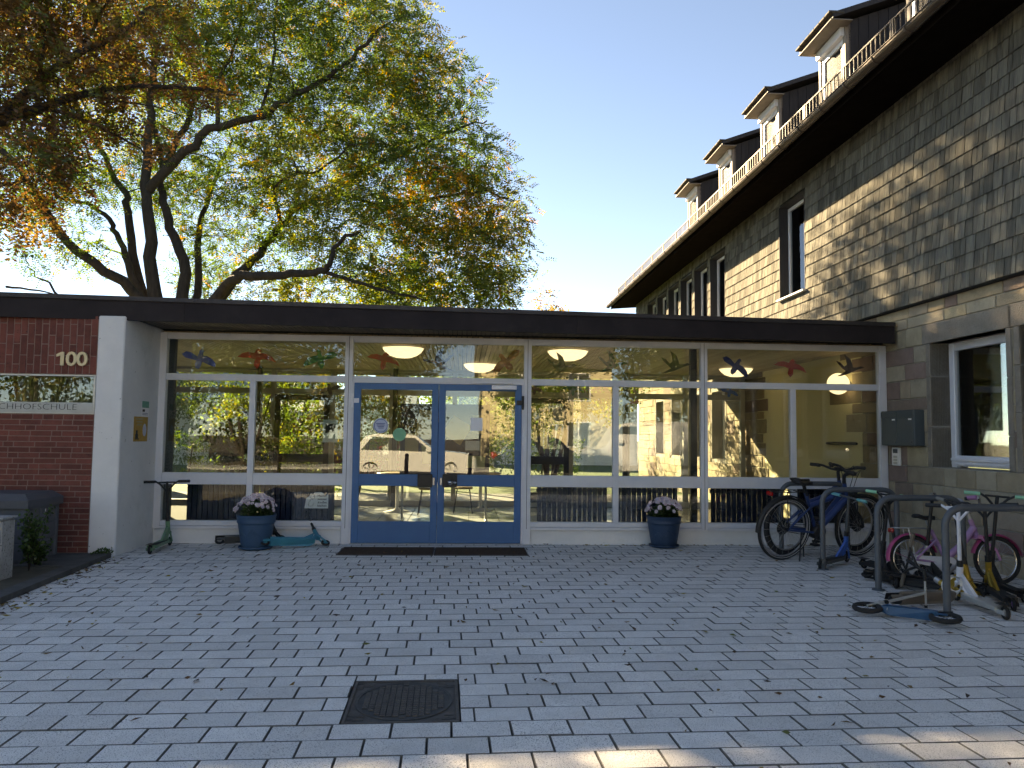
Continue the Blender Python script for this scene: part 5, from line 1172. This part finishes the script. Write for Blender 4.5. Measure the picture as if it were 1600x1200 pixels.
    if rack:
        m_ = MB(); zt = r*2+.06
        for s in (-1,1): m_.tube([(.26*k,s*.03,zt),(.14*k,s*.055,zt+.01),(-.22*k,s*.055,zt+.01),(-.24*k,0,zt+.01)], .006, 6); m_.tube([(0,s*.07,r),(-.06*k,s*.055,zt+.01)], .006, 6)
        for j in range(4): m_.tube([(.10*k-.09*j*k,-.055,zt+.01),(.10*k-.09*j*k,.055,zt+.01)], .005, 6)
        m_.build('luggage_rack', 'steel_black' if not kid else 'steel_grey', t); MB().cbox(-.275*k, -.235*k, -.045, .045, zt-.035, zt+.01, .01).build('tail_light', 'lamp_red', t)
    st = MB(); st.tube([(.20*k,-.05,r-.04),(.12*k,-.16,.004)], .009, 6); st.build('kick_stand', 'steel_black', t)
    return pose(t, f, u, loc)
bicycle('blue framed trekking e-bike with black mudguards and white tyre stripes at the first stand', (.955,.29,0), (.05,-.16,1), (3.73,8.98,.0), r=.375, tw=.022, wb=1.12, fc='c_ebike', thick=.040, fender='plastic_black', rack=True, stripe=True, steer=.3)
bicycle('dark blue electric mountain bike with fat tyres behind the trekking bike', (.93,.36,0), (.02,-.05,1), (3.92,9.30,0), r=.355, tw=.034, wb=1.16, fc='c_ebike', thick=.046, steer=-.5)
bicycle('pink and lilac childrens bicycle with magenta mudguards by the stone wall', (.995,-.06,0), (.0,.12,1), (4.47,7.52,0), r=.235, tw=.020, wb=.84, fc='c_lilac', fender='c_magenta', guard='c_white', kid=True, motor=False, rack=True, fork='c_pink', bar='steel_grey', rimc='steel_bright')

# ------------------------------------------------------------------ inside the hall
emit('lamp_glow', (1.,.88,.64), .24)
mat('radiator_navy', (.008,.014,.04), (.014,.022,.06), ns=4, rough=.45); mat('board_navy', (.012,.016,.05), (.02,.025,.07), ns=3, rough=.8); mat('table_wood', (.30,.22,.13), (.38,.28,.17), ns=4, rough=.4)
for k, (px, py, Y, r, lb) in enumerate(((630,549,11.5,.305,'large lit dome lamp on the ceiling above the left door leaf'),(887,553,11.5,.305,'large lit dome lamp on the ceiling right of the doors'),(750,577,13.9,.30,'lit dome lamp further back above the right door leaf'),(1150,582,13.9,.30,'lit dome lamp further back behind the right bay'))):
    c = at(px, py, Y); t = thing('ceiling_lamp', lb, 'lamp', (c.x, Y, 2.70), 'dome lamps on the hall ceiling'); T_ = Matrix.Translation((c.x, Y, 2.704))
    MB(T_).lathe([(r,0),(r*.97,-.03),(r*.86,-.075),(r*.66,-.12),(r*.38,-.15),(0,-.16)], 36).build('shade', 'lamp_glow', t); MB(T_).lathe([(r+.012,.0),(r+.012,-.014),(r-.01,-.014)], 36).build('rim', 'steel_grey', t)
t = thing('wall_lamp', 'round lit globe lamp on the cream wall inside the right bay', 'lamp', (5.60, 11.22, 2.0)); gq = Vector((5.56, 11.22, at(1330,600,11.22).z)); MB().lathe([(0.001,-.16)]+[(.16*math.sin(math.pi*i/12), -.16*math.cos(math.pi*i/12)) for i in range(1,12)]+[(0.001,.16)], 28, Matrix.Translation(gq)).build('globe', 'lamp_glow', t); MB().tube([gq, (5.75,gq.y,gq.z)], .04, 12).build('bracket', 'steel_grey', t)
RD = [(-3.62,-2.80,'leftmost'),(-2.68,-1.72,'second'),(.99,1.95,'third'),(2.07,2.92,'fourth'),(3.38,4.38,'fifth'),(4.49,5.45,'last')]
for xa, xb, o_ in RD:
    t = thing('radiator', o_+' from the left of the dark blue slatted radiators behind the lower panes', 'radiator', ((xa+xb)/2, 10.52, .01), 'slatted radiators behind the glass')
    n = int((xb-xa)/.068); sm = MB().cbox(-.029,.029,-.02,.02,.06,.745,.004).mesh('fin'); sm.materials.append(MATS['radiator_navy'])
    for j in range(n): piece('fin', sm, t, (xa+.034+j*(xb-xa)/n, 10.50, 0))
    bx('rail', 'radiator_navy', t, xa, xb, 10.525, 10.56, .10, .15); bx('rail', 'radiator_navy', t, xa, xb, 10.525, 10.56, .66, .71)
    for xx in (xa+.1, xb-.1): bx('foot', 'radiator_navy', t, xx-.02, xx+.02, 10.5, 10.56, .012, .12)
    if xb < -1: bx('back_panel', 'radiator_navy', t, xa, xb, 10.565, 10.58, .05, .74)
nbd = thing('notice_board', 'dark blue notice board with pinned sheets standing in the hall behind the doors', 'notice board', (-.3, 12.9, .01)); bx('panel', 'board_navy', nbd, -1.05, .42, 12.88, 12.92, .72, 1.93); 
for xx in (-1.0, .37): MB().tube([(xx,12.9,.012),(xx,12.9,1.98)], .02, 8).build('leg', 'steel_grey', nbd); MB().tube([(xx,12.6,.03),(xx,13.2,.03)], .018, 8).build('foot', 'steel_grey', nbd)
pc = [('paper_tan',(.36,.29,.16)),('paper_ochre',(.42,.29,.11)),('paper_white',None),('paper_green',(.30,.33,.2))]
for nm, c in pc:
    if c: mat(nm, c, tuple(q*1.15 for q in c), ns=5, rough=.8)
for (px, py, w_, h_, a, m_) in ((-.86,1.28,.22,.32,0,'paper_tan'),(-.57,1.10,.24,.30,-4,'paper_green'),(-.60,1.62,.34,.40,8,'paper_tan'),(-.12,1.50,.36,.36,33,'paper_ochre'),(.24,1.60,.22,.30,2,'paper_tan'),(.14,1.25,.24,.16,0,'paper_white'),(.20,.98,.30,.2,3,'paper_green'),(-.30,.90,.26,.18,-2,'paper_tan')):
    q = MB(Matrix.Translation((px,12.876,py)) @ Matrix.Rotation(R(a),4,'Y')); q.box(-w_/2, w_/2, -.002, .002, -h_/2, h_/2); q.build('sheet', m_, nbd)
for x_, y_, lb in ((.32,14.6,'bistro table with white disc foot behind the right door leaf'),(-1.2,14.3,'bistro table with white disc foot behind the left door leaf')):
    t = thing('pedestal_table', lb, 'table', (x_,y_,.01), 'bistro tables in the hall'); T_ = Matrix.Translation((x_,y_,.012)); MB(T_).lathe([(0,0),(.25,0),(.24,.015),(.06,.05),(.03,.09),(.03,.68)], 24).build('pedestal', 'curtain', t); MB(T_).lathe([(0,.68),(.37,.68),(.38,.70),(.37,.715),(0,.715)], 32).build('top', 'table_wood', t)
for k, (x_, y_, lb) in enumerate(((-.62,13.9,'left stool with four thin dark legs in the hall'),(-.0,14.2,'right stool with four thin dark legs in the hall'))):
    t = thing('stool', lb, 'stool', (x_,y_,.01), 'stools in the hall'); MB(Matrix.Translation((x_,y_,.45))).lathe([(0,0),(.17,0),(.175,.02),(.16,.035),(0,.035)], 20).build('seat', 'table_wood', t)
    for sx in (-1,1):
        for sy in (-1,1): MB().tube([(x_+sx*.11,y_+sy*.11,.46),(x_+sx*.17,y_+sy*.17,.012)], .012, 6).build('leg', 'steel_black', t)
t = thing('grab_bar', 'dark fold down bar on the cream wall inside the right bay', 'handle', (5.7,11.3,1.35)); MB().tube([(5.70,11.0,1.36),(5.70,11.9,1.36)], .022, 8).build('bar', 'steel_black', t)
for y_ in (11.05,11.6): MB().tube([(5.70,y_,1.36),(5.75,y_,1.36)], .016, 8).build('bracket', 'steel_black', t)
pt_ = thing('potted_plant', 'dark leafy indoor plant behind the leftmost panes', 'plant', (-3.2,11.6,.01)); MB(Matrix.Translation((-3.2,11.6,.012))).lathe([(0,0),(.15,0),(.19,.34),(.17,.34),(.15,.3),(0,.3)], 20).build('pot', 'box_grey', pt_)
sm_ = MB(); sk = []
for e in ((-3.5,11.5,1.3),(-3.15,11.7,1.5),(-2.85,11.5,1.15),(-3.3,11.8,1.1)): sk += limb(sm_, [(-3.2,11.6,.3),((-3.2+e[0])/2,11.6,.75),e], .02, .006, 6)
sm_.build('stems', 'bark', pt_); C, D, l_, w_, K, T = foliage([(-3.2,11.6,1.15,.42,.35,.42),(-3.4,11.5,1.3,.25,.25,.2)], 90, 9, .07, .13, .05, [(.03,.05,.015),(.045,.06,.02),(.06,.06,.03)], [.5,.3,.2], rng); leaves('foliage', C, D, l_, w_, K, 'leaf', pt_)

# ------------------------------------------------------------------ paper birds and notices on the glass
BIRDS = {'dove': [(-.5,.12),(-.38,.20),(-.22,.16),(-.07,.06),(-.03,.13),(-.01,.22),(.04,.27),(.10,.24),(.13,.20),(.09,.17),(.09,.08),(.22,.06),(.36,-.02),(.46,-.16),(.44,-.24),(.30,-.20),(.16,-.13),(.07,-.10),(.05,-.20),(-.02,-.30),(-.10,-.28),(-.13,-.18),(-.10,-.06),(-.24,-.02),(-.40,.02)],
 'swift': [(-.52,.0),(-.40,.10),(-.24,.14),(-.08,.11),(-.04,.18),(.02,.24),(.08,.20),(.14,.16),(.08,.12),(.22,.10),(.38,.02),(.50,-.14),(.34,-.08),(.20,-.06),(.08,-.07),(.08,-.22),(.0,-.32),(-.08,-.22),(-.07,-.06),(-.22,-.02),(-.38,-.02)],
 'crane': [(-.44,.18),(-.30,.12),(-.18,.0),(-.10,.06),(-.12,.22),(-.17,.38),(.02,.24),(.08,.08),(.10,-.02),(.22,-.02),(.34,.02),(.46,-.02),(.34,-.06),(.20,-.10),(.08,-.16),(-.06,-.22),(-.30,-.30),(-.42,-.30),(-.26,-.22),(-.14,-.14),(-.24,-.06),(-.36,.06)]}
for nm, c in (('b_blue',(.02,.05,.30)),('b_red',(.38,.03,.02)),('b_green',(.01,.13,.035)),('b_purple',(.03,.015,.06)),('b_rust',(.24,.06,.025)),('b_olive',(.07,.065,.025)),('b_dkgreen',(.012,.07,.04)),('b_navy',(.012,.02,.11)),('b_brown',(.10,.06,.045)),('b_bright',(.02,.10,.42))): mat(nm, c, tuple(q*1.3 for q in c), ns=12, rough=.75)
def fan(b_, poly, y0, y1, M_):
    b_.prism(poly, y0, y1, M_)
def bird(px, py, w_px, kind, m, lb, flip=1, rot=0, plane=YF+.006, sy=1.):
    c = at(px, py, plane); s = w_px*plane/FPX
    M_ = Matrix.Translation((c.x, plane, c.z)) @ Matrix.Rotation(R(rot),4,'Y') @ FACE_S
    poly = [(flip*x*s, y*s*sy) for x, y in BIRDS[kind]]
    if flip < 0: poly = poly[::-1]
    from mathutils.geometry import tessellate_polygon
    tri = tessellate_polygon([[Vector((p[0],p[1],0)) for p in poly]]); n = len(poly)
    V = [M_ @ Vector((p[0],p[1],-.0008)) for p in poly]+[M_ @ Vector((p[0],p[1],.0008)) for p in poly]
    b_ = MB().add(V, [tuple(t_) for t_ in tri]+[tuple(n+i for i in t_) for t_ in tri]+[(i,(i+1)%n,n+(i+1)%n,n+i) for i in range(n)])
    return tag(b_.build('paper_bird', m), lb, 'bird decoration', 'paper birds on the glass')
bird(312,560,54,'dove','b_blue','blue paper bird leftmost on the upper panes'); bird(402,558,58,'swift','b_red','bright red paper bird on the upper left pane'); bird(500,560,54,'dove','b_green','green paper bird on the upper left pane',-1)
bird(600,562,52,'swift','b_red','red paper bird above the left door leaf',1,8); bird(685,562,56,'crane','b_purple','dark purple paper bird above the middle of the doors',-1); bird(790,565,56,'dove','b_rust','rust coloured paper bird above the right door leaf',-1,-25)
bird(878,570,54,'crane','b_olive','olive paper bird left on the upper pane right of the doors',1); bird(957,566,54,'crane','b_dkgreen','dark green paper bird in the middle of the upper pane right of the doors'); bird(1056,568,54,'crane','b_olive','olive paper bird right on the upper pane right of the doors')
bird(1150,572,50,'dove','b_navy','navy paper bird leftmost on the upper right pane',1,18); bird(1236,573,54,'swift','b_red','dull red paper bird in the middle of the upper right pane',1,6); bird(1328,573,52,'crane','b_brown','brown paper bird rightmost on the upper panes')
bird(372,660,34,'dove','b_green','small green paper bird hanging at the back windows left',1,0,15.4); bird(392,652,34,'swift','b_navy','small navy paper bird hanging at the back windows left',1,30,15.4); bird(1140,612,30,'dove','b_bright','small bright blue paper bird behind the right bay',1,0,15.4); bird(836,608,30,'dove','b_purple','small dark paper bird at the back windows right of the doors',1,0,15.4); bird(895,608,34,'swift','b_green','small green paper bird at the back windows right of the doors',1,0,15.4); bird(515,608,34,'dove','b_purple','small dark paper bird at the back windows left of the doors',-1,0,15.4)

def sheet(name, label, cat, px0, py0, px1, py1, m, plane, t=.0016):
    a = at(px0, py1, plane); b = at(px1, py0, plane); tt = thing(name, label, cat, ((a.x+b.x)/2, plane, a.z))
    bx('sheet', m, tt, a.x, b.x, plane-t, plane, a.z, b.z, .0003); return tt, a, b
def disc(label, px, py, r, m, m2, plane, ring=True):
    c = at(px, py, plane); t = thing('round_sticker', label, 'sticker', (c.x, plane, c.z)); T_ = Matrix.Translation((c.x,plane,c.z)) @ Matrix.Rotation(R(90),4,'X')
    MB(T_).lathe([(0,.0008),(r,.0008),(r,0)], 32, smooth=False).build('face', m, t)
    if ring: 
        MB(T_).lathe([(r*.82,.0014),(r*.90,.0014)], 32, smooth=False).build('ring', m2, t)
        b_ = MB(T_); 
        for k in range(4): b_.box(-r*.62+.1*r*k, r*.55-.05*r*k, r*(.28-.2*k)-.05*r, r*(.28-.2*k)+.05*r, .0009, .0014)
        b_.build('print', m2, t)
    return t
mat('st_blue', (.42,.48,.62), (.52,.57,.68), ns=30, rough=.6); mat('st_navy', (.05,.08,.22), rough=.6); mat('st_green', (.16,.42,.25), (.2,.48,.3), ns=20, rough=.7); mat('st_slate', (.16,.19,.30), (.28,.3,.4), ns=30, rough=.6); mat('poster_ochre', (.42,.24,.05), (.52,.32,.09), ns=30, rough=.8); mat('poster_green', (.12,.32,.24), (.16,.38,.28), ns=20, rough=.8); mat('poster_pale', (.34,.36,.28), (.5,.5,.4), ns=40, rough=.8)
disc('round pale blue sticker with dark writing on the left door pane', 595, 665, .098, 'st_blue', 'st_navy', YF-.034)
disc('round plain green sticker on the left door pane', 624, 679, .086, 'st_green', 'st_navy', YF-.034, False)
disc('round bluish sticker on the back door behind the pane right of the doors', 875, 647, .145, 'st_slate', 'st_blue', 15.49)
sheet('paper_notice', 'white paper notice on the right door pane', 'notice', 735, 653, 754, 673, 'paper_white', YF-.034)
tt, a, b = sheet('poster', 'pale picture poster on a rear pane left of the doors', 'poster', 504, 656, 528, 691, 'poster_pale', YF+.012)
bx('picture', 'bark', tt, a.x+.03, b.x-.03, YF+.0085, YF+.0102, a.z+.12, b.z-.05, .0003)
# dog notice low on the left
plane = YF+.012; c = at(494.5, 781.5, plane); tt = thing('dog_notice', 'white notice with dog drawing and four lines of text low on the left glass', 'notice', (c.x, plane, c.z)); wq = .152; hq = .105
poly = [(-wq,-hq),(wq,-hq),(wq,hq*.72),(wq*.88,hq*.72),(wq*.84,hq*.55),(wq*.7,hq*.62),(wq*.55,hq*.9),(wq*.35,hq),(-wq*.15,hq),(-wq*.3,hq*.74),(-wq*.5,hq*.82),(-wq*.62,hq*.45),(-wq*.86,hq*.28)]
MB().prism(poly, 0, .0016, Matrix.Translation((c.x,plane,c.z)) @ FACE_S).build('sheet', 'paper_white', tt)
for k, wd_ in enumerate(('Hunde','müssen','draußen','bleiben')): lettering('lettering', wd_, .040, (c.x+.015, plane-.003, c.z+.045-k*.043), 'ink', tt, .0005, bold=.0006, width=.115)
d_ = MB(Matrix.Translation((c.x,plane-.0035,c.z)) @ FACE_S)
d_.tube(smooth_path([(-.075,.03,0),(-.065,.07,0),(-.035,.075,0),(-.025,.04,0),(-.045,.01,0),(-.075,.03,0)], 3), .002, 4); d_.tube(smooth_path([(-.06,.02,0),(-.09,-.02,0),(-.10,-.07,0),(-.05,-.075,0),(-.03,-.03,0)], 3), .002, 4); d_.lathe([(0,.001),(.005,.001)], 8, Matrix.Translation((-.04,.05,0))); d_.lathe([(0,.001),(.006,.001)], 8, Matrix.Translation((-.048,.014,0)))
d_.build('dog_drawing', 'ink', tt)
# posters on the pier side
def pier_poster(label, y0, y1, z0, z1, m): t = thing('poster', label, 'poster', (-3.93,(y0+y1)/2,z0)); bx('sheet', m, t, -3.9308, -3.9285, y0, y1, z0, z1, .0003); return t
z0, z1 = 1.292, 1.592
t = pier_poster('ochre poster with pale oval on the side of the white pier', 9.50, 9.905, z0, z1, 'poster_ochre')
MB(Matrix.Translation((-3.9282,9.81,z0+.14)) @ Matrix.Rotation(R(90),4,'Y') @ Matrix.Diagonal((1.4,1,1,1))).lathe([(0,.0008),(.055,.0008),(.055,0)], 24, smooth=False).build('oval', 'st_blue', t)
for q in ((9.55,9.63,.04,.09),(9.565,9.615,.09,.135),(9.54,9.66,.025,.038)): bx('figure', 'ink', t, -3.9284, -3.9276, q[0], q[1], z0+q[2], z0+q[3], .0002)
for k in range(3): bx('heading', 'paper_tan', t, -3.9284, -3.9276, 9.55+k*.02, 9.76-k*.015, z0+.265-k*.035, z0+.283-k*.035, .0002)
t = pier_poster('small green and white notice above the ochre poster on the pier', 9.705, 9.925, 1.600, 1.792, 'paper_white'); bx('green_field', 'poster_green', t, -3.9284, -3.9276, 9.712, 9.918, 1.705, 1.787, .0002); bx('print', 'ink', t, -3.9284, -3.9276, 9.73, 9.80, 1.655, 1.685, .0002)
for k in range(2): bx('print', 'st_slate', t, -3.9284, -3.9276, 9.73, 9.89, 1.615+k*.018, 1.623+k*.018, .0002)

# ------------------------------------------------------------------ fallen leaves on the paving
rg = np.random.default_rng(21); n = 560; C = []
while len(C) < n:
    q = rg.random()
    if q < .55: p = (rg.uniform(-3.6,4.2), rg.uniform(2.2,9.8))
    elif q < .85: y_ = rg.uniform(5.2,9.0); p = (-3.93+(9.0-y_)*.083+abs(rg.normal())*.14, y_)
    else: p = (rg.uniform(.9,5.5), 10.19-abs(rg.normal())*.06)
    if abs(p[0]+.3) < .32 and 3.85 < p[1] < 4.65 and rg.random() < .7: continue
    C.append((*p, .006))
C = np.array(C); D = rg.normal(size=(n,3))*np.array([1,1,.12]); pal = np.array([(.10,.055,.03),(.16,.10,.04),(.22,.17,.05),(.06,.04,.03),(.30,.24,.06),(.13,.15,.05)])
lv = leaves('fallen_leaves', C+np.array([0,0,.004]), D, rg.uniform(.022,.075,n), rg.uniform(.011,.038,n), pal[rg.choice(6,n,p=[.26,.22,.14,.2,.09,.09])]*rg.uniform(.7,1.2,(n,1)), 'leaf_dry'); tag(lv, 'scattered small brown and yellow leaves lying on the paving', None, kind='stuff')
me = lv.data; co = np.empty(len(me.vertices)*3); me.vertices.foreach_get('co', co); co = co.reshape(-1,3); co[:,2] = np.clip(co[:,2], .0025, .016); me.vertices.foreach_set('co', co.ravel()); me.update()
